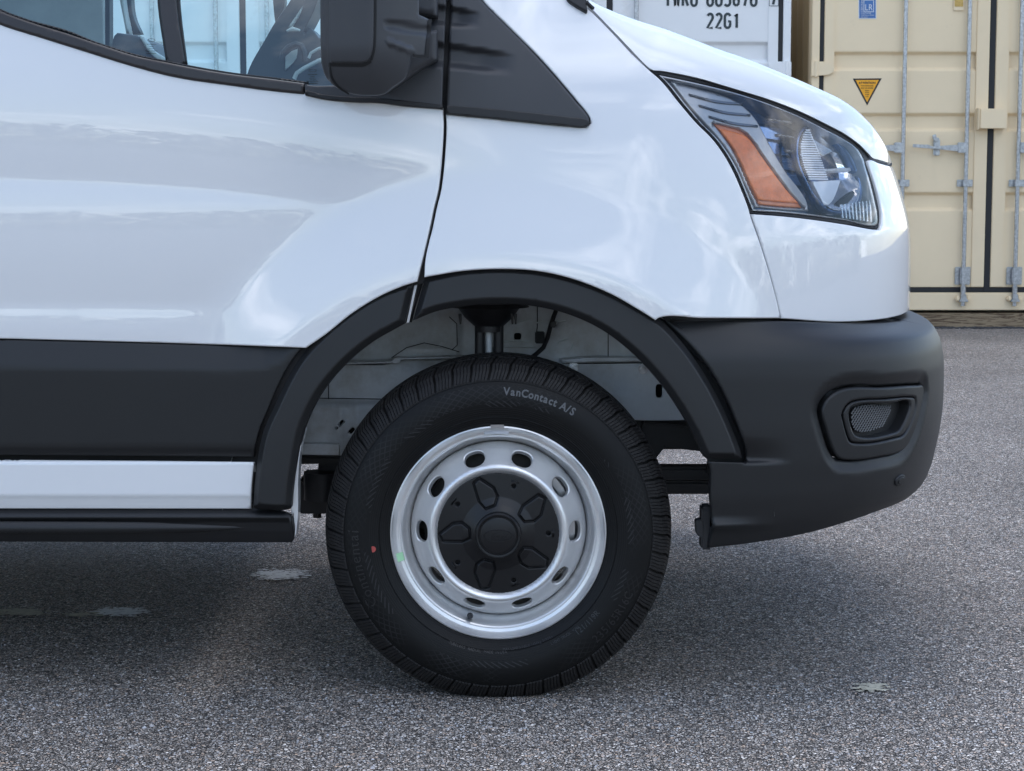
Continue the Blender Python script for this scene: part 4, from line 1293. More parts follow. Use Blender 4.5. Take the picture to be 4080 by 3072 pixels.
# smooth the disc profile
_r = np.linspace(0.10, 0.20, 501); _yy = discS(_r, 0*_r)[:, 1]; _k = np.arange(-30, 31); _g = np.exp(-0.5*(_k/10.0)**2); _g /= _g.sum()
_yy = np.convolve(np.pad(_yy, 30, mode='edge'), _g, 'valid')
def discS(u, v):
    return np.stack([u, np.interp(np.sqrt(u*u+v*v), _r, _yy), v], 1)
circ = lambda r, n: [(r*math.cos(t), r*math.sin(t)) for t in np.arange(n)*2*math.pi/n]
holes = [np.array(circ(0.120, 90))]
for k in range(10):
    a = R(18+36*k)
    c = (0.1575*math.sin(a), 0.1575*math.cos(a))
    pts = []
    for t in np.arange(28)*2*math.pi/28:
        tx = 0.0215*np.sign(math.cos(t))*abs(math.cos(t))**0.85; rz = 0.0125*np.sign(math.sin(t))*abs(math.sin(t))**0.85
        pts.append((c[0]+tx*math.cos(a)+rz*math.sin(a), c[1]-tx*math.sin(a)+rz*math.cos(a)))
    holes.append(np.array(pts))
link('wheel_disc', panel_mesh('wheel_disc', circ(0.1825, 150), discS, h=0.006, edge=0.0025, thick=0.006, holes=holes), M['steel_rim'], WHEEL)
# black cover with five pads and five bolt holes
pads = []
for k in range(5):
    a = R(-17+72*k)
    pl = [(-0.0175, -0.012), (-0.0175, 0.026), (-0.004, 0.033), (0.0185, 0.006), (0.0205, -0.012), (0.010, -0.027), (-0.009, -0.028)]
    rr0 = 0.086
    pads.append(np.array([(rr0*math.sin(a)+x*math.cos(a)+z*math.sin(a), rr0*math.cos(a)-x*math.sin(a)+z*math.cos(a)) for x, z in pl]))
pad_loops = [spline(p, 0.004, corner=22) for p in pads]
pad_loops = [p if area(p) > 0 else p[::-1] for p in pad_loops]
def capS(u, v):
    r = np.sqrt(u*u+v*v)
    y = np.interp(r, [0.0, 0.048, 0.060, 0.075, 0.110, 0.1245], [-0.020, -0.019, -0.013, -0.007, -0.0045, -0.0035])
    q = np.stack([u, v], 1)
    for p in pad_loops:
        d, _ = seg_dist(q, [p]); ins = inside(q, p)
        sd_ = np.where(ins, d, -d)
        # raised pad: groove round the edge, face slightly proud
        y = y-0.0030*smooth01((sd_+0.0003)/0.0022)+0.0045*np.exp(-((sd_+0.0006)/0.0017)**2)
    return np.stack([u, y, v], 1)
bh = [np.array([(0.102*math.sin(R(18+72*k))+0.0045*math.cos(t), 0.102*math.cos(R(18+72*k))+0.0045*math.sin(t)) for t in np.arange(12)*2*math.pi/12]) for k in range(5)]
link('wheel_cover', panel_mesh('wheel_cover', circ(0.1245, 120), capS, h=0.0016, edge=0.002, thick=0.012, holes=bh), M['cap'], WHEEL)
link('cover_backing', lathe_mesh('cover_backing', [(0.0, 0.006), (0.120, 0.006), (0.120, 0.010), (0.0, 0.010)], 48), M['gap'], WHEEL)
for k in range(5):     # small pressed dimples beside the bolt holes
    a = R(18+72*k)
    c = (0.112*math.sin(a), 0.112*math.cos(a))
    link('cover_clip', panel_mesh('cover_clip', [(c[0]+0.009*math.cos(-a)*s1+0.0018*math.sin(a)*s2, c[1]+0.009*math.sin(-a)*s1+0.0018*math.cos(a)*s2) for s1, s2 in ((-1, -1), (1, -1), (0.8, 1), (-0.8, 1))][::1],
         lambda u, v: np.stack([u, np.full_like(u, -0.0062), v], 1), h=0.01, edge=0.0006, thick=0.002), M['cap'], WHEEL)
hub_prof = [(0.0, -0.031), (0.034, -0.031), (0.0365, -0.0300), (0.0375, -0.0285), (0.0388, -0.0285), (0.0405, -0.0315), (0.0435, -0.0320), (0.0460, -0.0295), (0.0468, -0.024), (0.0475, -0.018), (0.049, -0.017)]
link('hub_cap', lathe_mesh('hub_cap', hub_prof, 80), M['cap'], WHEEL)

_FONTS = {}
def text_mesh(s, size, depth=0.0008, shear=0.0, bevel=0.0, offset=0.0):
    cu = bpy.data.curves.new('lettering', 'FONT')
    cu.body = s; cu.size = size; cu.extrude = depth; cu.shear = shear; cu.offset = offset
    cu.align_x = 'CENTER'; cu.align_y = 'BOTTOM_BASELINE'; cu.resolution_u = 3
    o = bpy.data.objects.new('lettering', cu)
    me = bpy.data.meshes.new_from_object(o)
    bpy.data.objects.remove(o); bpy.data.curves.remove(cu)
    me.materials.clear()
    return me
def text_bm(bm, s, size, M4, depth=0.0008, shear=0.0, offset=0.0, sx=1.0):
    me = text_mesh(s, size, depth, shear, offset=offset)
    nv = len(bm.verts)
    bm.from_mesh(me)
    bm.verts.ensure_lookup_table()
    for v in bm.verts[nv:]:
        c = v.co; v.co = M4 @ Vector((c.x*sx, c.y, c.z))
    bpy.data.meshes.remove(me)
ADV = {' ': 0.36, 'i': 0.28, 'l': 0.28, 't': 0.38, '/': 0.38, 'f': 0.38, 'r': 0.42, 'V': 0.68, 'C': 0.70, 'A': 0.70, 'S': 0.62, 'n': 0.57, 'a': 0.56, 'o': 0.59, 'c': 0.52, '1': 0.5, 'm': 0.8, 'M': 0.8}
def arc_text(name, s, size, r, a_mid, m, yfun, sx=1.0, inward=False, extra=0.0, depth=0.0006, offset=0.0):
    """letters along a circle round the wheel; a_mid clockwise from up"""
    bm = bmesh.new()
    adv = [(ADV.get(c, 0.58)*size*sx+extra) for c in s]
    tot = sum(adv); x = -tot/2
    for c, ad in zip(s, adv):
        xm = x+ad/2; x += ad
        if c == ' ': continue
        a = a_mid+(xm/r if not inward else -xm/r)
        th = a if not inward else a+math.pi
        # basis: letter x along tangent, y outward (or inward)
        ex = Vector((math.cos(a), 0, -math.sin(a)))*(1 if not inward else -1)
        ey = Vector((math.sin(a), 0, math.cos(a)))*(1 if not inward else -1)
        ez = Vector((0, -1, 0))
        # lean the letter onto the sidewall slope
        y0, y1 = yfun(r), yfun(r+size*0.7*(1 if not inward else -1))
        ey2 = Vector((ey.x, (y1-y0)/(size*0.7), ey.z))
        o = Vector((r*math.sin(a), y0-0.0003, r*math.cos(a)))
        M4 = Matrix(((ex.x, ey2.x, ez.x, o.x), (ex.y, ey2.y, ez.y, o.y), (ex.z, ey2.z, ez.z, o.z), (0, 0, 0, 1)))
        text_bm(bm, c, size, M4, depth, sx=sx, offset=offset)
    me = bpy.data.meshes.new(name); bm.to_mesh(me); bm.free()
    return link(name, me, m, WHEEL)
tp = sorted([(r, y) for r, y in tyre_prof if y < 0.03 and r > 0.22])
yf = lambda r: float(np.interp(r, [a for a, b in tp], [b for a, b in tp]))
arc_text('tyre_lettering', 'VanContact A/S', 0.0215, 0.2865, R(17), M['letter'], yf, sx=0.92, offset=0.0006)
arc_text('tyre_lettering', 'Continental', 0.031, 0.283, R(256), M['letter_dim'], yf, sx=0.95)
arc_text('tyre_lettering', '235/65R16C', 0.024, 0.300, R(126), M['letter_dim'], yf, sx=0.95, inward=True)
arc_text('tyre_lettering', '121/119R', 0.016, 0.262, R(135), M['letter_dim'], yf, inward=True)
arc_text('tyre_lettering', 'TUBELESS  RADIAL  MADE IN USA', 0.0075, 0.246, R(190), M['letter_dim'], yf, inward=True)
arc_text('tyre_lettering', 'MAX LOAD SINGLE 1450kg 3195lbs', 0.0065, 0.240, R(165), M['letter_dim'], yf, inward=True)
arc_text('tyre_lettering', 'LIGHT TRUCK  VAN', 0.0075, 0.252, R(147), M['letter_dim'], yf, inward=True)
# oval badge on the hub: raised ring and script
bm = bmesh.new()
nn_ = 48
for k in range(nn_):
    pass
bm.free()
mb = MB()
mb.tube([(0.029*math.cos(t), -0.0312, 0.0118*math.sin(t)) for t in np.linspace(0, 2*math.pi, 49)], 0.0010, seg=6, cap=False)
bd = mb.build('hub_badge', M['cap'], None)
bd.parent = WHEEL
bm = bmesh.new()
text_bm(bm, 'Ford', 0.0185, Matrix(((1, 0, 0, 0), (0, 0, -1, -0.0314), (0, 1, 0, -0.0065), (0, 0, 0, 1))), 0.0006, shear=0.45, sx=1.05)
me = bpy.data.meshes.new('badge_script'); bm.to_mesh(me); bm.free(); link('badge_script', me, M['cap'], WHEEL)
# valve, balance weight, stickers
def wpt(px, py, y): return P(px, py, y)-np.array([WX, 0, WZ])
vp = wpt(1875, 2448, 0.03)
mb = MB(); mb.tube([(vp[0]*1.02, 0.035, vp[2]*1.02), (vp[0], 0.012, vp[2]), (vp[0]*0.99, 0.004, vp[2]*0.985), (vp[0]*0.98, -0.010, vp[2]*0.975)], [0.0065, 0.0055, 0.0042, 0.0042], seg=10)
o = mb.build('valve_stem', M['rubber_seal'], None); o.parent = WHEEL
def arc_patch(name, r0, r1, a0, a1, y0, y1, m, n=8, th=0.002):
    bm = bmesh.new(); R0 = []
    for k in range(n+1):
        a = a0+(a1-a0)*k/n
        R0.append([bm.verts.new((r*math.sin(a), y, r*math.cos(a))) for r, y in ((r0, y0), (r1, y1), (r1, y1+th), (r0, y0+th))])
    for A, B in zip(R0, R0[1:]):
        for i in range(4): bm.faces.new((A[i], A[(i+1) % 4], B[(i+1) % 4], B[i]))
    bm.faces.new(R0[0]); bm.faces.new(list(reversed(R0[-1])))
    bmesh.ops.recalc_face_normals(bm, faces=bm.faces)
    me = bpy.data.meshes.new(name); bm.to_mesh(me); bm.free()
    return link(name, me, m, WHEEL)
arc_patch('balance_weight', 0.2030, 0.2105, R(-8), R(6), 0.006, 0.000, M['steel'])
arc_patch('balance_clip', 0.2155, 0.2235, R(-4), R(3), -0.0075, -0.0080, M['steel'])
ga = math.atan2(wpt(1595, 2222, 0)[0], wpt(1595, 2222, 0)[2])
arc_patch('green_sticker', 0.2000, 0.2135, ga-0.042, ga+0.042, 0.0105, 0.0045, M['green'], th=0.0006)
da = wpt(1486, 2187, -0.02)
mb = MB(); rd = math.hypot(da[0], da[2]); aa = math.atan2(da[0], da[2])
mb.tube([(da[0], yf(rd)-0.0008, da[2]), (da[0], yf(rd)+0.002, da[2])], 0.0062, seg=18)
o = mb.build('red_dot', M['red'], None); o.parent = WHEEL
# brake parts behind the disc
link('brake_disc', lathe_mesh('brake_disc', [(0.03, 0.085), (0.145, 0.085), (0.155, 0.088), (0.155, 0.110), (0.03, 0.110)], 64), M['iron'], WHEEL)
mb = MB()
cl = []
for k in range(13):
    a = R(45+k*6); cl.append((0.150*math.sin(a), 0.078, 0.150*math.cos(a)))
mb.tube(cl, 0.024, seg=10); o = mb.build('brake_caliper', M['steel'], None); o.parent = WHEEL
# wheel on the far side of the axle
W2 = bpy.data.objects.new('far_wheel', None); COL.objects.link(W2); W2.parent = VAN
W2.location = Vector((WX, 1.98, WZ))-VAN.location
prof_s = [(0.18, 0.01), (0.215, 0.0), (0.24, -0.018), (0.28, -0.028), (0.312, -0.017), (0.34, 0.010), (0.357, 0.04), (0.357, 0.16), (0.34, 0.185), (0.28, 0.226), (0.215, 0.19), (0.18, 0.19)]
o = link('tyre', lathe_mesh('far_tyre', [(r, -y) for r, y in prof_s], 96), M['tyre'], W2)
o = link('rim', lathe_mesh('far_rim', [(0.0, -0.06), (0.18, -0.10), (0.215, -0.19)], 48), M['steel_rim'], W2)
# rear axle wheels, just outside the frame, carry the van
for yy, sg in ((0.0, 1), (1.98, -1)):
    W3 = bpy.data.objects.new('rear_wheel', None); COL.objects.link(W3); W3.parent = VAN
    W3.location = Vector((-3.75, yy, WZ+0.004))-VAN.location
    o = link('tyre', lathe_mesh('rear_tyre', [(r, y*sg) for r, y in prof_s], 96), M['tyre'], W3)
    o = link('rim', lathe_mesh('rear_rim', [(0.0, 0.06*sg), (0.18, 0.10*sg), (0.215, 0.0)], 48), M['steel_rim'], W3)

# ------------------------------------------------------------------ wheel well and suspension
YA = 0.33
def apronS(u, v):
    z1 = P(1500, 1432, YA)[2]; z2 = P(1500, 1597, YA)[2]
    y = YA-0.030*smooth01((z1-v)/0.006)-0.012*smooth01((z2-v)/0.006)*smooth01((WX-0.1-u)/0.02)
    # pressed dome above the ledge on the left
    cxx = P(1690, 1400, YA); y = y-0.022*np.exp(-(((u-cxx[0])/0.09)**2+((v-cxx[2])/0.028)**2))
    cx2 = P(2480, 1330, YA)[0]; y = y-0.012*smooth01((u-cx2)/0.006)*smooth01((v-z1)/0.01)
    cx3 = P(1830, 1260, YA)[0]; y = y-0.010*smooth01((u-cx3)/0.006)
    c4 = P(2420, 1520, YA); y = y+0.012*np.exp(-(((u-c4[0])/0.05)**2+((v-c4[2])/0.05)**2))
    for k, pxx in enumerate((1360, 1430)):
        y = y-0.006*np.exp(-((u-P(pxx, 1620, YA)[0])/0.012)**2)*smooth01((z2-v)/0.004)
    return np.stack([u, y, v], 1)
def slot(cx, cy, a, b, rot=0.0, n=16):
    pts = []
    for t in np.arange(n)*2*math.pi/n:
        x = a*np.sign(math.cos(t))*abs(math.cos(t))**0.5; y = b*np.sign(math.sin(t))*abs(math.sin(t))**0.5
        pts.append((cx+x*math.cos(rot)-y*math.sin(rot), cy+x*math.sin(rot)+y*math.cos(rot)))
    return pts
panel('inner_wing', [(1120, 1100), (2850, 1100), (2850, 1672), (2500, 1672), (2300, 1640), (2100, 1640), (1900, 1700), (1700, 1780), (1420, 1815), (1352, 1815), (1120, 1810)], apronS, M['apron'], h=0.012, oh=0.012, edge=0.002, thick=0.01,
      holes_px=[slot(2626, 1558, 13, 27), slot(2062, 1341, 14, 14), slot(1360, 1687, 16, 8, -0.8), slot(1339, 1706, 6, 6), slot(1400, 1716, 14, 8, -0.9)])
mb = MB(); a = P(1100, 1000, 0.39); b = P(2900, 1790, 0.39); mb.box(a[0], b[0], 0.39, 0.40, b[2], a[2]); mb.build('inner_wing_backing', M['gap'], VAN)
# folded ledges
for nm, pts, yy in (('wing_ledge', [(1330, 1445), (1560, 1438), (1572, 1426), (1850, 1420), (1850, 1428), (1600, 1434), (1590, 1448), (1330, 1455)], 0.275),
                    ('wing_ledge', [(2230, 1434), (2330, 1426), (2600, 1426), (2605, 1440), (2380, 1442), (2240, 1448)], 0.275),
                    ('wing_ledge', [(1200, 1768), (1350, 1770), (1352, 1815), (1195, 1812)], 0.26)):
    panel(nm, pts, flat(yy), M['apron'], h=0.02, oh=0.012, edge=0.002, thick=0.06)
def bolt(px, py, y, r, m=M['steel'], parent=VAN):
    c = P(px, py, y); g = MB()
    g.tube([(c[0], y, c[2]), (c[0], y-0.004, c[2])], r, seg=16)
    g.tube([(c[0], y-0.004, c[2]), (c[0], y-0.010, c[2])], r*0.62, seg=6)
    g.build('bolt', m, parent)
bolt(2562, 1470, 0.290, 0.011, M['galv']); bolt(2285, 1462, 0.290, 0.011, M['galv'])
for px, py, r in ((1760, 1372, 0.006), (1498, 1362, 0.006)):
    g = MB(); c = P(px, py, 0.315); g.tube([(c[0], 0.335, c[2]), (c[0], 0.315, c[2])], r, seg=14); g.build('wing_plug', M['apron'], VAN)
# sealant dashes and wax crayon strokes
g = MB()
for a, b in (((2010, 1360), (2110, 1359)), ((2010, 1381), (2130, 1382)), ((2025, 1294), (2112, 1272)), ((2135, 1286), (2255, 1278)), ((2222, 1372), (2238, 1358)), ((2238, 1358), (2257, 1350)), ((2275, 1392), (2283, 1368))):
    pa, pb = P(*a, 0.303), P(*b, 0.303)
    g.tube([pa, (pa+pb)/2+np.array([0, 0, 0.001]), pb], 0.0017, seg=5)
g.build('sealant_line', M['seam'], VAN)
for pts, yy in (([(2141, 1222), (2141, 1300), (2138, 1322)], 0.316), ([(2423, 1325), (2423, 1424)], 0.300), ([(1350, 1452), (1700, 1455)], 0.297), ([(1250, 1586), (1520, 1590)], 0.285), ([(1309, 1530), (1309, 1590)], 0.297),
                ([(1790, 1262), (1820, 1290), (1822, 1375), (1800, 1395)], 0.316), ([(2240, 1449), (2600, 1445)], 0.297), ([(1560, 1425), (1620, 1385), (1690, 1366), (1760, 1380), (1830, 1402)], 0.295)):
    g = MB(); g.tube([P(a, b, yy) for a, b in pts], 0.0011, seg=5); g.build('weld_seam', M['gap'], VAN)
# strut: mount, damper, rod
g = MB()
c = P(1948, 1300, 0.16)
g.tube([P(1948, 1205, 0.16), P(1948, 1222, 0.16)], [0.075, 0.085], seg=28)
g.tube([P(1948, 1222, 0.16), P(1948, 1262, 0.16), P(1948, 1300, 0.16)], [0.066, 0.052, 0.030], seg=28)
g.tube([P(1948, 1240, 0.158), P(1948, 1320, 0.158)], 0.0300, seg=28)
g.build('strut_mount', M['chassis'], VAN)
g = MB(); g.tube([P(1948, 1318, 0.16), P(1948, 1420, 0.16)], 0.0078, seg=20); g.build('strut_rod', M['apron'], VAN)
for px in (1912, 1986):
    g = MB(); g.tube([P(px, 1290, 0.15), P(px, 1420, 0.15)], 0.0108, seg=16); g.build('strut_tube', M['chassis'], VAN)
g = MB(); g.tube([P(1948, 1385, 0.19), P(1948, 1700, 0.19)], 0.024, seg=20); g.build('damper_body', M['chassis'], VAN)
g = MB()
for px in (1833, 2040, 2053):
    pa, pb = P(px, 1250, 0.10), P(px+2, 1292, 0.10)
    g.tube([pa, pb], [0.0035, 0.0018], seg=8)
g.build('clip_pin', M['chassis'], VAN)
g = MB(); g.tube([P(2215, 1238, 0.30), P(2196, 1290, 0.29), P(2182, 1345, 0.28), P(2165, 1385, 0.27), P(2135, 1412, 0.26), P(2110, 1430, 0.25)], 0.0050, seg=10); g.build('brake_hose', M['chassis'], VAN)
g = MB(); a = P(2132, 1322, 0.27); b = P(2170, 1368, 0.27); g.box(a[0], b[0], 0.262, 0.285, b[2], a[2], 0.002); g.build('foam_block', M['foam'], VAN)
g = MB(); c = P(2206, 1293, 0.285); g.tube([(c[0], 0.28, c[2]), (c[0], 0.30, c[2])], 0.0065, seg=14); g.build('hose_clip', M['chassis'], VAN)
# arch roof so that daylight enters only as in a real wheel house
liner = lathe_mesh('arch_roof', [(0.560, -0.028), (0.560, 0.40)], 40, R(-88), R(86))
o = link('arch_roof', liner, M['apron'], VAN); o.location = Vector((WX, 0, WZ))-VAN.location
# dark rails and cross pieces under the body
def bar(name, p0, p1, Y0, Y1, m=M['chassis'], bev=0.006, parent=VAN):
    a = P(*p0, Y0); b = P(*p1, Y0)
    g = MB(); g.box(a[0], b[0], Y0, Y1, b[2], a[2]); return g.build(name, m, parent, bev=bev)
bar('frame_rail', (2230, 1660), (2815, 1760), 0.36, 0.44)
g = MB(); g.prism([tuple(P(x, y, 0.34)[[0, 2]]) for x, y in [(2560, 1680), (2810, 1700), (2825, 1800), (2780, 1798), (2650, 1782), (2612, 1830), (2560, 1900)]], 0.34, 0.42); g.build('rail_bracket', M['chassis'], VAN, bev=0.004)
bar('tow_beam', (2500, 1862), (2860, 1914), 0.30, 0.36)
bar('tow_beam', (2500, 1917), (2860, 1970), 0.32, 0.38)
bar('subframe', (1186, 1815), (1420, 1850), 0.36, 0.60)
g = MB(); g.prism([tuple(P(x, y, 0.38)[[0, 2]]) for x, y in [(1270, 1830), (1400, 1830), (1420, 2048), (1190, 2048), (1186, 1920), (1205, 1908), (1215, 1925), (1240, 1935), (1262, 1912)]], 0.38, 0.55); g.build('lower_arm_mount', M['chassis'], VAN, bev=0.004)
g = MB(); g.tube([P(1286, 1880, 0.36), P(1286, 1990, 0.36)], 0.042, seg=24); g.build('arm_bush', M['chassis'], VAN)
g = MB(); g.tube([P(1264, 2030, 0.40), P(1264, 2062, 0.40)], 0.010, seg=6); g.build('arm_bolt', M['iron'], VAN)
# stub axle and lower arm
g = MB(); g.tube([(WX, 0.10, WZ), (WX, 1.90, WZ)], 0.03, seg=12); g.build('drive_shaft', M['chassis'], VAN)
g = MB(); g.prism([(-0.36, 0.30), (0.05, 0.22), (0.10, 0.24), (-0.30, 0.36)], 0.20, 0.55); g.build('lower_arm', M['chassis'], VAN, bev=0.01)
# floor, far side, cab interior and the rest of the load body (outside the frame to the left)
g = MB(); g.box(-4.55, -0.66, 0.04, 1.96, 0.37, 0.50); g.build('floor_pan', M['chassis'], VAN)  # floor set low to keep the ground beneath dark
g = MB(); g.box(-0.60, 0.55, 0.46, 1.54, 0.50, 0.58); g.build('engine_tray', M['chassis'], VAN)
g = MB(); g.box(-4.50, -0.66, 1.97, 2.03, 0.29, 1.22); g.build('far_side_panel', M['paint'], VAN)  # lower edge dropped below the sill to block light under the van
g = MB(); g.box(-0.62, 0.40, 1.97, 2.03, 0.84, 1.18); g.build('far_wing', M['paint'], VAN)
g = MB(); g.box(-4.50, -1.34, -0.028, 0.02, 0.40, 1.30); g.build('load_side_panel', M['paint'], VAN)
g = MB(); g.box(-4.55, -1.62, 0.02, 1.98, 1.32, 2.45, 0.05); g.build('load_body', M['paint'], VAN)
g = MB(); g.box(-4.55, -4.50, 0.02, 1.98, 0.40, 1.32); g.build('rear_panel', M['paint'], VAN)
g = MB(); g.box(-1.62, -0.75, 0.20, 1.80, 2.28, 2.40, 0.04); g.build('cab_roof', M['paint'], VAN)
g = MB(); g.box(-0.15, 0.50, 0.55, 1.50, 0.58, 0.98); g.build('engine_block', M['chassis'], VAN)
# interior seen through the glass
def cab(name, px, Y, m, th=0.05, corner=38, edge=0.004):
    return panel(name, px, flat(Y), m, VAN, h=0.03, oh=0.015, edge=edge, thick=th, corner=corner)
cab('cab_partition', [(-420, -140), (408, -140), (412, 190), (412, 260), (-420, 260)], 1.55, M['partition'], th=0.02)
cab('cab_pillar', [(416, -120), (436, -120), (437, 190), (417, 180)], 1.90, M['interior'])
cab('far_door_post', [(470, -120), (522, -120), (530, 60), (560, 133), (528, 138), (508, 40)], 1.86, M['interior'])
cab('post_trim', [(452, -120), (478, -120), (500, 60), (514, 132), (502, 134), (488, 60)], 1.80, M['interior_light'])
cab('seat_back', [(449, 142), (462, 129), (495, 133), (542, 140), (566, 150), (590, 185), (620, 230), (700, 275), (700, 330), (440, 260)], 1.25, M['seat'], th=0.4, corner=70, edge=0.02)
cab('seat_bolster', [(552, 140), (570, 148), (600, 195), (640, 222), (668, 240), (660, 258), (610, 225), (580, 190)], 1.22, M['interior_light'], corner=70)
cab('far_windscreen_post', [(1083, -60), (1129, -60), (1133, 25), (1096, 88), (1092, 60)], 1.93, M['interior'])
cab('dashboard_end', [(1180, -60), (1290, -60), (1266, 0), (1250, 45), (1208, 126), (1218, 132), (1226, 112), (1236, 110), (1254, 128), (1270, 150), (1400, 170), (1400, 400), (980, 350), (984, 296), (1059, 151), (1097, 86), (1157, 0)], 1.45, M['interior'], th=0.20)
cab('dashboard_trim', [(1205, 25), (1198, 50), (1162, 111), (1146, 111)], 1.43, M['interior_light'], th=0.01, edge=0.001)
cab('grab_handle_gap', [(1185, 194), (1160, 205), (1137, 225), (1136, 282), (1180, 232)], 1.44, M['interior_light'], th=0.01, edge=0.001)
g = MB(); g.tube([P(a, b, 1.40) for a, b in [(1122, 240), (1130, 208), (1150, 188), (1178, 174), (1200, 180), (1212, 205), (1217, 245)]], 0.008, seg=8); g.build('grab_handle', M['interior'], VAN)
g = MB(); g.tube([P(a, b, 1.38) for a, b in [(1172, 315), (1182, 292), (1215, 270), (1270, 242), (1330, 225)]], 0.006, seg=8); g.build('steering_wheel_rim', M['interior_light'], VAN)
g = MB(); g.tube([P(a, b, 1.38) for a, b in [(1230, 232), (1238, 212), (1270, 193), (1330, 185)]], 0.004, seg=8); g.build('steering_wheel_spoke', M['interior_light'], VAN)
g = MB(); g.tube([P(1142, 124, 1.40), P(1165, 116, 1.40), P(1196, 121, 1.40)], [0.003, 0.007, 0.003], seg=8); g.build('column_stalk', M['interior_light'], VAN)

# ------------------------------------------------------------------ ground
def ground():
    me = bpy.data.meshes.new('ground')
    s = 400
    me.from_pydata([(-s, -s, GZ), (s, -s, GZ), (s, s, GZ), (-s, s, GZ)], [], [(0, 1, 2, 3)])
    o = link('asphalt_ground', me, M['asphalt'])
    o['kind'] = 'structure'
ground()
def worn_mark(cx, cy, w_, h_, m, n, seed, label):
    """flakes of old marking paint left between the stones"""
    rnd = random.Random(seed)
    bm = bmesh.new()
    for k in range(n):
        t = rnd.gauss(0, 0.42); s_ = rnd.gauss(0, 0.42)
        if abs(t) > 1 or abs(s_) > 1: continue
        px, py = cx+t*w_, cy+s_*h_
        a, b = (px-CX)/F, (py-CY)/F
        dd = np.array([a, cP-b*sP, -sP-b*cP]); q = np.array([0, -D, CAMH])-dd*(CAMH-0.004-GZ)/dd[2]
        r0 = rnd.uniform(0.0018, 0.0075)
        k_ = rnd.randint(5, 8); ang = rnd.uniform(0, 6)
        vs = []
        for j in range(k_):
            r = r0*rnd.uniform(0.5, 1.2); an = ang+2*math.pi*j/k_
            vs.append(bm.verts.new((q[0]+1.7*r*math.cos(an), q[1]+r*math.sin(an), GZ+0.004+k*2e-6)))
        bm.faces.new(vs)
    bmesh.ops.recalc_face_normals(bm, faces=bm.faces)
    me = bpy.data.meshes.new('worn_marking'); bm.to_mesh(me); bm.free()
    o = link('worn_marking', me, m); o['kind'] = 'stuff'; o['label'] = label
worn_mark(1120, 2288, 115, 24, M['worn_white'], 330, 1, 'flaked white road paint left of the front tyre')
worn_mark(475, 2437, 120, 18, M['worn_white'], 330, 2, 'flaked white road paint under the side step')
worn_mark(85, 2437, 110, 18, M['worn_cream'], 230, 3, 'flaked cream road paint at the left edge')
worn_mark(330, 2447, 80, 10, M['worn_cream'], 50, 4, 'thin smear of old paint between two flaked patches')
worn_mark(3480, 2735, 80, 24, M['worn_cream'], 90, 5, 'faint worn paint blotch on the asphalt at lower right')
# loose stones lying on the asphalt, denser near the camera
rnd = random.Random(11)
bm = bmesh.new()
for k in range(8000):
    px = rnd.uniform(-150, 4200); py = 1330+(3120-1330)*math.sqrt(rnd.random())
    a, b = (px-CX)/F, (py-CY)/F
    dd = np.array([a, cP-b*sP, -sP-b*cP]); q = np.array([0, -D, CAMH])-dd*(CAMH-GZ)/dd[2]
    r0 = rnd.uniform(0.0016, 0.0036)
    if rnd.random() < 0.03: r0 *= 1.7
    an = rnd.uniform(0, 6)
    top = bm.verts.new((q[0], q[1], GZ+r0*0.8))
    rg = []
    for j in range(5):
        r = r0*rnd.uniform(0.75, 1.3); aa = an+2*math.pi*j/5
        rg.append(bm.verts.new((q[0]+r*math.cos(aa), q[1]+r*math.sin(aa), GZ-0.0004)))
    for j in range(5): bm.faces.new((rg[j], rg[(j+1) % 5], top))
me = bpy.data.meshes.new('loose_stones'); bm.to_mesh(me); bm.free()
M['grit'] = mat('pale_grit', (0.30, 0.29, 0.28), 0.7)
_n = M['grit'].node_tree; _g2 = _n.nodes.new('ShaderNodeNewGeometry'); _r2 = _n.nodes.new('ShaderNodeValToRGB')
_r2.color_ramp.elements[0].color = (0.12, 0.115, 0.115, 1); _r2.color_ramp.elements[1].color = (0.50, 0.50, 0.52, 1)
_e = _r2.color_ramp.elements.new(0.5); _e.color = (0.27, 0.235, 0.205, 1)
_n.links.new(_g2.outputs['Random Per Island'], _r2.inputs[0]); _n.links.new(_r2.outputs[0], _n.nodes['Principled BSDF'].inputs['Base Color'])
o = link('loose_stones', me, M['grit']); o['kind'] = 'stuff'; o['label'] = 'loose grit scattered over the asphalt'

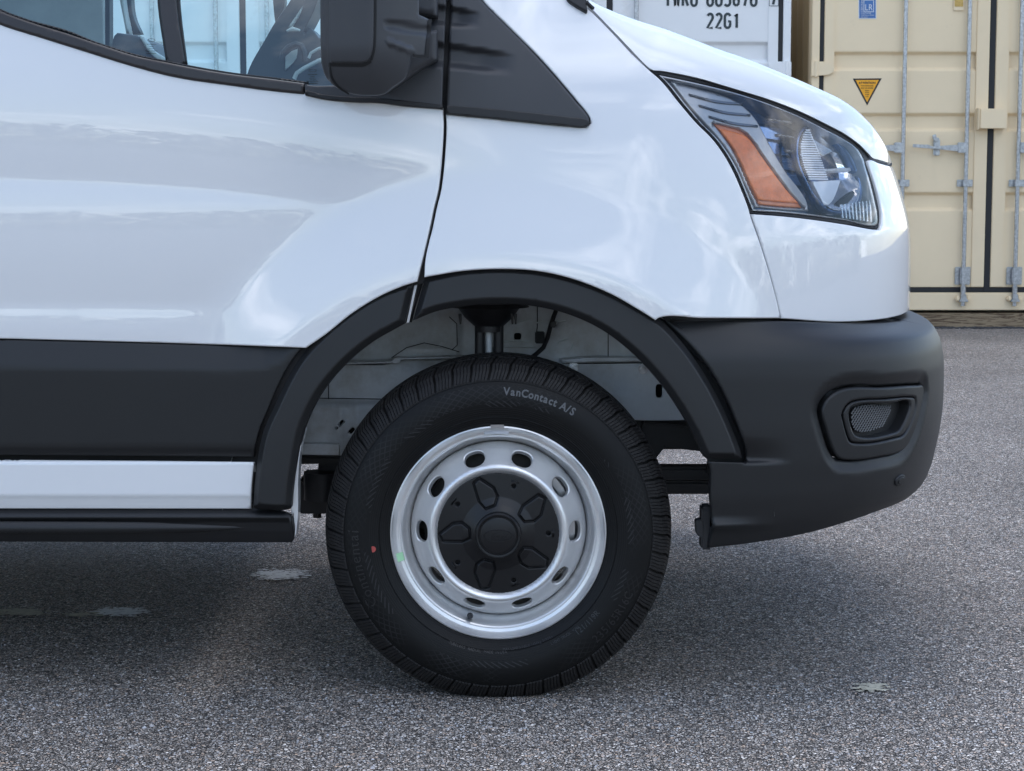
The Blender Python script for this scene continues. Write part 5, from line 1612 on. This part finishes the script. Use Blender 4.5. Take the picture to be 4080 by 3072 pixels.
# ------------------------------------------------------------------ containers
YC_ = 9.65
CZ0 = P(2040, 1235, YC_)[2]                  # bottom edge of the containers
def cz(py): return P(2040, py, YC_)[2]
def cxw(px): return P(px, 600, YC_)[0]
def corr_panel(name, x0, x1, bands, z0, z1, m, parent, yf_=YC_, dep=0.030):
    """door leaf skin with pressed horizontal recesses (bands: (z_lo, z_hi)) that stop short of the leaf edges"""
    mg = 0.0
    zs = [z0]
    for lo, hi in sorted(bands):
        zs += [lo, lo+0.022, hi-0.022, hi]
    zs += [z1]
    e = 0.012
    xs = [x0, x0+0.045, x0+0.045+e, x1-0.045-e, x1-0.045, x1]
    def rec(z):
        for lo, hi in bands:
            if lo+0.02 < z < hi-0.02: return 1.0
        return 0.0
    bm = bmesh.new(); grid = []
    for z in zs:
        row = []
        for i, x in enumerate(xs):
            d = rec(z) if 2 <= i <= 3 else 0.0
            row.append(bm.verts.new((x, yf_+d*dep, z)))
        grid.append(row)
    for a, b in zip(grid, grid[1:]):
        for i in range(len(xs)-1): bm.faces.new((a[i], a[i+1], b[i+1], b[i]))
    # rim
    lp = [grid[0][i] for i in range(len(xs))]+[g_[-1] for g_ in grid[1:]]+[grid[-1][i] for i in range(len(xs)-2, -1, -1)]+[g_[0] for g_ in grid[-2:0:-1]]
    bk = [bm.verts.new((v.co.x, yf_+0.05, v.co.z)) for v in lp]
    n = len(lp)
    for i in range(n): bm.faces.new((lp[i], bk[i], bk[(i+1) % n], lp[(i+1) % n]))
    bmesh.ops.recalc_face_normals(bm, faces=bm.faces)
    es = [e_ for e_ in bm.edges if len(e_.link_faces) == 2 and e_.calc_face_angle(0) > R(20)]
    bmesh.ops.bevel(bm, geom=es, offset=0.0035, segments=2, affect='EDGES', clamp_overlap=True)
    for f in bm.faces: f.smooth = True
    for e_ in bm.edges:
        if len(e_.link_faces) == 2 and e_.calc_face_angle(0) > R(30): e_.smooth = False
    bmesh.ops.translate(bm, verts=bm.verts, vec=-off(parent))
    me = bpy.data.meshes.new(name); bm.to_mesh(me); bm.free()
    o = link(name, me, m, parent)
    wn_ = o.modifiers.new('wn', 'WEIGHTED_NORMAL'); wn_.keep_sharp = True
    return o

def container(px_c, m, mside, label, rods, bands, lockbox=True, handles=(), name='shipping_container', dy=0.0):
    xc = cxw(px_c); y = YC_+dy; z0 = CZ0
    T = root(name, (xc, y, 0), label, 'container', 'shipping containers in a row')
    def bx(nm, x0, x1, ya, yb, za, zb, mm=m, bev=0.004, par=T):
        g = MB(); g.box(xc+x0, xc+x1, y+ya, y+yb, za, zb); return g.build(nm, mm, par, bev=bev)
    hw = 1.219
    zt_ = z0+2.591
    bx('bottom_sill', -hw+0.05, hw-0.05, -0.012, 0.12, z0, z0+0.119)
    bx('door_header', -hw+0.05, hw-0.05, -0.012, 0.12, zt_-0.12, zt_)
    for s in (-1, 1):
        a, b = (-hw, -hw+0.052) if s < 0 else (hw-0.052, hw)
        bx('corner_post', a, b, -0.014, 0.14, z0+0.118, zt_-0.118)
        a, b = (-hw, -hw+0.162) if s < 0 else (hw-0.162, hw)
        bx('corner_casting', a, b, -0.020, 0.158, z0-0.002, z0+0.116)
        bx('corner_casting', a, b, -0.020, 0.158, zt_-0.116, zt_+0.002)
    # rubber gaskets: sides, centre, bottom, top
    for x0, x1 in ((-hw+0.054, -hw+0.083), (-0.0205, 0.0205), (hw-0.083, hw-0.054)):
        bx('gasket', x0, x1, 0.000, 0.05, z0+0.123, zt_-0.123, M['rubber_seal'], 0.003)
    bx('gasket', -hw+0.054, hw-0.054, 0.006, 0.05, z0+0.121, z0+0.155, M['rubber_seal'], 0.003)
    leafs = []
    for s in (-1, 1):
        x0, x1 = (-hw+0.083, -0.0205) if s < 0 else (0.0205, hw-0.083)
        lf = corr_panel('door_leaf', xc+x0, xc+x1, bands, z0+0.156, zt_-0.125, m, T, yf_=y)
        leafs.append(lf)
        # raised hollow-section frame of the leaf
        for a, b in ((x0+0.002, x0+0.070), (x1-0.090, x1-0.002)) if s < 0 else ((x0+0.002, x0+0.090), (x1-0.070, x1-0.002)):
            bx('leaf_frame', a, b, -0.008, 0.012, z0+0.158, zt_-0.127, m, 0.003)
        # hinges
        for py in (1120, 700, 276, -150, -560):
            zc = cz(py)+0.0
            hx = -hw if s < 0 else hw
            poly = [(xc+hx+s*0.004, zc-0.048), (xc+hx+s*0.004, zc+0.050), (xc+hx-s*0.11, zc+0.050), (xc+hx-s*0.145, zc+0.034), (xc+hx-s*0.152, zc+0.008), (xc+hx-s*0.145, zc-0.022), (xc+hx-s*0.11, zc-0.040)]
            g = MB(); g.prism(poly, y-0.030, y-0.016); hg = g.build('hinge', m, T, bev=0.003)
            g = MB(); g.tube([(xc+hx-s*0.028, y-0.026, zc-0.052), (xc+hx-s*0.028, y-0.026, zc+0.054)], 0.012, seg=12); g.build('hinge_pin', m, T)
    if lockbox:
        bx('lock_box', -0.092, 0.088, -0.085, -0.008, cz(513), cz(434), m, 0.004)
        bx('lock_box_plate', -0.104, -0.096, -0.088, -0.008, cz(518), cz(432), m, 0.002)
    # locking gear
    for rx, hand in rods:
        g = MB(); g.tube([(xc+rx, y-0.040, z0+0.03), (xc+rx, y-0.040, zt_-0.03)], 0.0148, seg=14); g.build('lock_rod', M['galv'], T)
        for py in (730, -80, 150-560):
            zc = cz(py)
            g = MB(); g.box(xc+rx-0.053, xc+rx+0.053, y-0.016, y-0.008, zc-0.023, zc+0.024)
            g.box(xc+rx-0.021, xc+rx+0.021, y-0.060, y-0.016, zc-0.021, zc+0.021)
            g.build('rod_bracket', M['galv'], T, bev=0.003)
            for sx in (-0.037, 0.037):
                g = MB(); g.tube([(xc+rx+sx, y-0.016, zc), (xc+rx+sx, y-0.021, zc)], 0.008, seg=10); g.build('rivet', M['steel'], T)
        # lower cam keeper
        za, zb = cz(1134), cz(1063)
        g = MB(); g.box(xc+rx-0.053, xc+rx+0.053, y-0.018, y-0.009, za, zb, 0.004)
        g.box(xc+rx-0.024, xc+rx+0.024, y-0.062, y-0.018, za+0.004, zb-0.004, 0.008)
        g.build('cam_housing', M['galv'], T)
        for sx in (-0.040, 0.040):
            for zz_ in (za+0.018, zb-0.02):
                g = MB(); g.tube([(xc+rx+sx, y-0.018, zz_), (xc+rx+sx, y-0.023, zz_)], 0.008, seg=10); g.build('rivet', M['steel'], T)
        for ka, kb in ((-0.050, -0.020), (0.020, 0.050)):
            g = MB(); g.box(xc+rx+ka, xc+rx+kb, y-0.055, y-0.013, cz(1197), cz(1177), 0.008); g.build('cam_keeper', m, T)
        g = MB(); g.prism([(xc+rx-0.030, cz(1200)), (xc+rx+0.036, cz(1200)), (xc+rx+0.020, cz(1186)), (xc+rx+0.018, cz(1170)), (xc+rx-0.016, cz(1168)), (xc+rx-0.018, cz(1186))], y-0.064, y-0.020); g.build('cam_foot', M['galv'], T, bev=0.003)
        g = MB(); g.tube([(xc+rx, y-0.041, cz(1165)), (xc+rx, y-0.041, cz(1140))], 0.019, seg=14); g.build('cam_collar', M['galv'], T)
        if hand:
            s = hand
            zc = cz(589)
            hx = rx+s*0.034
            g = MB(); g.box(xc+hx-0.030, xc+hx+0.030, y-0.064, y-0.030, zc-0.034, zc+0.036, 0.006); g.build('handle_hub', M['galv'], T)
            g = MB(); g.tube([(xc+hx, y-0.064, zc), (xc+hx, y-0.071, zc)], 0.011, seg=12); g.build('rivet', M['steel'], T)
            xe = rx+s*0.365
            poly = [(xc+hx+s*0.026, zc+0.020), (xc+xe-s*0.13, zc+0.010), (xc+xe-s*0.10, zc+0.021), (xc+xe, zc+0.024), (xc+xe, zc+0.004), (xc+xe-s*0.10, zc-0.004), (xc+xe-s*0.14, zc-0.006), (xc+hx+s*0.026, zc-0.024)]
            g = MB(); g.prism(poly, y-0.056, y-0.044); g.build('door_handle', M['galv'], T, bev=0.002)
            cx0 = rx+s*0.196
            g = MB(); g.box(xc+cx0-0.022, xc+cx0+0.022, y-0.020, y-0.004, zc-0.052, zc+0.060, 0.006); g.build('handle_catch', M['galv'], T)
            g = MB(); g.prism([(xc+cx0-0.034, zc+0.085), (xc+cx0-0.012, zc+0.092), (xc+cx0-0.006, zc+0.070), (xc+cx0+0.012, zc+0.064), (xc+cx0+0.006, zc+0.040), (xc+cx0-0.020, zc+0.046), (xc+cx0-0.032, zc+0.062)], y-0.034, y-0.024)
            g.build('catch_hook', M['galv'], T, bev=0.002)
            for zz_ in (zc+0.050, zc-0.040):
                g = MB(); g.tube([(xc+cx0, y-0.020, zz_), (xc+cx0, y-0.030, zz_)], 0.010, seg=12); g.build('rivet', M['steel'], T)
    # corrugated side walls, roof, back
    for s in (-1, 1):
        bm = bmesh.new(); pr = []
        x_out = xc+s*(hw-0.004); x_in = xc+s*(hw-0.040)
        yy = y+0.14; k = 0
        while yy < y+6.0:
            pr += [(x_out, yy), (x_out, yy+0.07), (x_in, yy+0.14), (x_in, yy+0.21)]; yy += 0.278
        lo = [bm.verts.new((a, b, z0+0.10)) for a, b in pr]; hi = [bm.verts.new((a, b, zt_-0.10)) for a, b in pr]
        for i in range(len(pr)-1): bm.faces.new((lo[i], lo[i+1], hi[i+1], hi[i]))
        bmesh.ops.translate(bm, verts=bm.verts, vec=-off(T))
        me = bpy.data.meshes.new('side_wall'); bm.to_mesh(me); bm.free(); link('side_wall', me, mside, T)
        a, b = (-hw, -hw+0.06) if s < 0 else (hw-0.06, hw)
        bx('bottom_rail', a, b, 0.16, 6.05, z0+0.002, z0+0.11, mside)
        bx('top_rail', a, b, 0.16, 6.05, zt_-0.10, zt_, mside)
    bx('roof', -hw+0.01, hw-0.01, 0.13, 6.05, zt_-0.03, zt_-0.002, mside, 0)
    bx('end_wall', -hw+0.01, hw-0.01, 6.03, 6.06, z0, zt_-0.04, mside, 0)
    bx('container_floor', -hw+0.07, hw-0.07, 0.13, 6.0, z0+0.02, z0+0.10, M['gap'], 0)
    return T

tan_bands = [(cz(842), cz(765)), (cz(525), cz(450)), (cz(283), cz(205)), (cz(-60), cz(-140)), (cz(-320), cz(-400))]
tan_bands[0] = (cz(842), cz(765))
wht_bands = [(cz(1060), cz(960)), (cz(700), cz(600)), (cz(250), cz(166)), (cz(-120), cz(-200)), (cz(-420), cz(-500))]
TAN = container(3945, M['tan'], M['tan_shaded_side'], 'tan container behind the van with galvanised lock rods and an orange triangle sticker', [(-0.597, -1), (-0.169, -1), (0.182, 1), (0.597, 1)], tan_bands)
WH1 = container(2426, M['wht'], M['wht'], 'white container marked 22G1 showing above the van hood', [(-0.597, -1), (-0.176, -1), (0.178, 1)], wht_bands)
WH2 = container(974, M['wht'], M['wht'], 'white container seen through the van side windows', [(-0.603, -1), (-0.176, -1), (0.168, 1)], wht_bands)
WH3 = container(-478, M['wht'], M['wht'], 'white container at the left edge, behind the rear side glass', [(0.173, 1), (0.6, 1)], wht_bands)

def decal_text(s, size, px, py, par, m=M['ink'], y=YC_-0.0022, sx=1.0, align='LEFT', offset=0.0, name='painted_number', extrude=0.0004):
    cu = bpy.data.curves.new('t', 'FONT'); cu.body = s; cu.size = size; cu.extrude = extrude; cu.align_x = align; cu.offset = offset
    cu.space_character = 1.08
    o = bpy.data.objects.new('t', cu); me = bpy.data.meshes.new_from_object(o)
    bpy.data.objects.remove(o); bpy.data.curves.remove(cu); me.materials.clear()
    p = P(px, py, y)
    for v in me.vertices:
        c = v.co.copy(); v.co = Vector((p[0]+c.x*sx, y-c.z, p[2]+c.y))-off(par)
    return link(name, me, m, par)
def glyphs(s, x0, py_base, hgt, wid, pitch, par, y=YC_-0.003, name='painted_number'):
    """condensed stencil-like strokes: rounded-rectangle digits and letters, stroke width fixed"""
    W, Hh = wid, hgt
    def arc(cx, cy, rx, ry, a0, a1, n=7): return [(cx+rx*math.cos(math.radians(a0+(a1-a0)*k/n)), cy+ry*math.sin(math.radians(a0+(a1-a0)*k/n))) for k in range(n+1)]
    r = 0.5
    G = {
     '0': [arc(.5, .78, .5, .22, 0, 180)+arc(.5, .22, .5, .22, 180, 360)+[(1, .78)]],
     '6': [arc(.5, .78, .5, .22, 20, 180)+arc(.5, .22, .5, .22, 180, 360)+arc(.5, .36, .5, .2, 0, 180)],
     '8': [arc(.5, .76, .46, .22, -90, 270), arc(.5, .27, .5, .26, -90, 270)],
     '5': [[(.95, 1), (.08, 1), (.05, .58)]+arc(.45, .40, .52, .2, 120, 0)+arc(.45, .22, .52, .22, 0, -150)],
     '7': [[(0, 1), (1, 1), (.42, 0)]],
     '2': [arc(.5, .78, .48, .22, 160, 0)+[(.95, .66), (.0, .0), (1, .0)]],
     '1': [[(.2, .82), (.6, 1), (.6, 0)]],
     'G': [arc(.5, .78, .5, .22, 15, 180)+arc(.5, .22, .5, .22, 180, 360)+[(1, .46), (.6, .46)]],
     'T': [[(0, 1), (1, 1)], [(.5, 1), (.5, 0)]],
     'W': [[(0, 1), (.22, 0), (.5, .75), (.78, 0), (1, 1)]],
     'R': [[(.05, 0), (.05, 1), (.6, 1)]+arc(.6, .76, .38, .24, 90, -90)+[(.05, .52)], [(.5, .52), (1, 0)]],
     'U': [[(0, 1), (0, .22)]+arc(.5, .22, .5, .22, 180, 360)+[(1, 1)]],
     'L': [[(0, 1), (0, 0), (1, 0)]], 'E': [[(1, 1), (0, 1), (0, 0), (1, 0)], [(0, .5), (.8, .5)]],
    }
    bm = bmesh.new()
    sw = 0.0085
    def ribbon(pts):
        pts = [Vector((a, b)) for a, b in pts]
        L_, R_ = [], []
        for i, p in enumerate(pts):
            d = (pts[min(i+1, len(pts)-1)]-pts[max(i-1, 0)]).normalized()
            nrm = Vector((-d.y, d.x))*sw
            L_.append(p+nrm); R_.append(p-nrm)
        lv = [bm.verts.new((p.x, y, p.y)) for p in L_]; rv = [bm.verts.new((p.x, y, p.y)) for p in R_]
        for i in range(len(pts)-1): bm.faces.new((lv[i], lv[i+1], rv[i+1], rv[i]))
    x = x0
    for c in s:
        if c != ' ':
            for st in G[c]:
                ribbon([(x+a*W, py_base+b*Hh) for a, b in st])
        x += pitch if c != ' ' else pitch*0.85
    bmesh.ops.recalc_face_normals(bm, faces=bm.faces)
    for f in bm.faces:
        if f.normal.y > 0: f.normal_flip()
    bmesh.ops.translate(bm, verts=bm.verts, vec=-off(par))
    me = bpy.data.meshes.new(name); bm.to_mesh(me); bm.free()
    return link(name, me, M['ink'], par)
for par, px_c in ((WH1, 2426), (WH2, 974)):
    k = px_c-2426
    def gx_(px): return P(px+k, 50, YC_)[0]
    glyphs('22G1', gx_(2819), cz(111), cz(55)-cz(111), 0.036, 0.0585, par)
    glyphs('TWRU 605876', gx_(2650), cz(23), 0.098, 0.036, 0.0585, par)
    # check digit box
    x0, x1 = gx_(3063), gx_(3101)
    g = MB()
    for a, b, c, d in ((x0, x1, cz(25), cz(23)), (x0, x1, cz(-48), cz(-46)), (x0, x0+0.003, cz(25), cz(-48)), (x1-0.003, x1, cz(25), cz(-48))):
        g.box(a, b, YC_-0.0115, YC_-0.0085, c, d)
    g.build('digit_box', M['ink'], par, smooth=0)
    glyphs('7', gx_(3070), cz(18), 0.09, 0.036, 0.0585, par, y=YC_-0.0115)
# stickers on the tan container
def plate(name, px, m, par, y, th=0.0015):
    g = MB(); g.prism([tuple(P(a, b, y)[[0, 2]]) for a, b in px], y, y+th); return g.build(name, m, par, smooth=0)
y1 = YC_-0.002
plate('warning_sticker', [(3398, 313), (3513, 312), (3455, 420)], M['sign_black'], TAN, y1)
plate('warning_sticker_face', [(3409, 319), (3502, 318.5), (3455, 407)], M['sign_orange'], TAN, y1-0.001)
decal_text('ATTENTION', 0.019, 3455, 334, TAN, M['sign_black'], y1-0.0018, align='CENTER', name='warning_text', offset=0.0006)
for i, (s, sz, yy) in enumerate((('THIS CONTAINER', 0.010, 344), ('MUST BE OPENED', 0.010, 353), ('ONLY', 0.010, 363), ('WITH', 0.010, 371), ('CARE', 0.010, 379), ('FIRST', 0.008, 387))):
    decal_text(s, sz, 3455, yy, TAN, M['sign_black'], y1-0.0018, align='CENTER', name='warning_text', offset=0.0002)
plate('certificate_sticker', [(3420, -60), (3492, -60), (3492, 75), (3421, 75)], M['sign_white'], TAN, y1)
plate('certificate_face', [(3423, -58), (3489, -58), (3489, 72), (3424, 72)], M['sign_blue'], TAN, y1-0.001)
plate('certificate_frame', [(3441, 0), (3482, 0), (3482, 48), (3441, 48)], M['sign_white'], TAN, y1-0.0016)
plate('certificate_frame', [(3443.5, 2), (3479.5, 2), (3479.5, 45.5), (3443.5, 45.5)], M['sign_blue'], TAN, y1-0.0022)
decal_text('LR', 0.058, 3461, 41, TAN, M['sign_white'], y1-0.003, align='CENTER', name='certificate_text', sx=0.8)
for s, yy in (('CONTAINER', 54), ('CERTIFICATION', 62), ('SCHEME', 70)):
    decal_text(s, 0.0115, 3430, yy+1, TAN, M['sign_white'], y1-0.003, name='certificate_text')
# vertical word beside the frame
me = text_mesh('CERTIFIED', 0.019, 0.0003)
pq = P(3438, 22, y1)
for v in me.vertices:
    c = v.co.copy(); v.co = Vector((pq[0]-c.y, y1-0.003-c.z, pq[2]+c.x))-off(TAN)
link('certificate_text', me, M['sign_white'], TAN)
plate('data_plate', [(3800, -30), (3842, -30), (3841, 41), (3800, 41)], M['tan'], TAN, YC_-0.011, 0.004)
plate('data_plate_face', [(3804, -30), (3838, -30), (3838, 26), (3804, 26)], M['brass'], TAN, YC_-0.0135, 0.002)
# timbers under the containers
for i, (pa, pb, lab) in enumerate(((3150, 4900, 'weathered timber under the tan container'), (1650, 3140, 'weathered timber under the white container marked 22G1'), (200, 1640, 'weathered timber under the white container behind the side windows'), (-1300, 190, 'weathered timber under the leftmost white container'))):
    g = MB(); g.box(cxw(pa)+0.02, cxw(pb)-0.02, YC_+0.01, YC_+0.16, 0.0, CZ0-0.022)
    o = g.build('timber_beam', M['wood'], None, bev=0.004)
    o['kind'] = 'thing'; o['label'] = lab; o['category'] = 'timber'; o['group'] = 'timbers under the containers'
# grit drifted along the foot of the timber
rnd = random.Random(5); bm = bmesh.new()
for k in range(420):
    x = rnd.uniform(cxw(3500), cxw(4150)); yv = YC_-abs(rnd.gauss(0, 0.04)); r0 = rnd.uniform(0.004, 0.013)
    bmesh.ops.create_icosphere(bm, subdivisions=1, radius=r0, matrix=Matrix.Translation((x, yv, GZ+r0*0.3)) @ Matrix.Diagonal((1.5, 1, 0.6, 1)))
me = bpy.data.meshes.new('dirt_line'); bm.to_mesh(me); bm.free()
o = link('dirt_line', me, mat('dark_debris', (0.05, 0.05, 0.05), 0.8, var=0.5, vscale=30)); o['kind'] = 'stuff'; o['label'] = 'dark grit drifted along the foot of the timber'

# ------------------------------------------------------------------ tree belt across the yard (mirrored in the paint and lamps)
rnd = random.Random(3)
bm = bmesh.new()
for k in range(64):
    a = R(-205+230*(k+rnd.uniform(-.4, .4))/64)
    rad = rnd.uniform(52, 66)
    cx0, cy0 = rad*math.cos(a), rad*math.sin(a)-5
    if cy0 > -8 and cx0 < 30: continue
    hgt = rnd.uniform(4.3, 4.9); wdt = rnd.uniform(3.8, 4.8)
    for j in range(420):
        u_, v_, w_ = rnd.gauss(0, .42), rnd.gauss(0, .42), rnd.random()**1.1
        c = Vector((cx0+u_*wdt*(1.1-w_*0.5), cy0+v_*wdt, hgt*w_))
        s_ = rnd.uniform(0.30, 0.62)
        t = [Vector((rnd.uniform(-1, 1), rnd.uniform(-1, 1), rnd.uniform(-1, 1))).normalized()*s_ for _ in range(3)]
        bm.faces.new([bm.verts.new(c+q) for q in t])
me = bpy.data.meshes.new('far_wood'); bm.to_mesh(me); bm.free()
o = link('far_wood', me, M['leaf']); o['kind'] = 'stuff'; o['label'] = 'belt of dark trees across the yard, mirrored in the headlight'
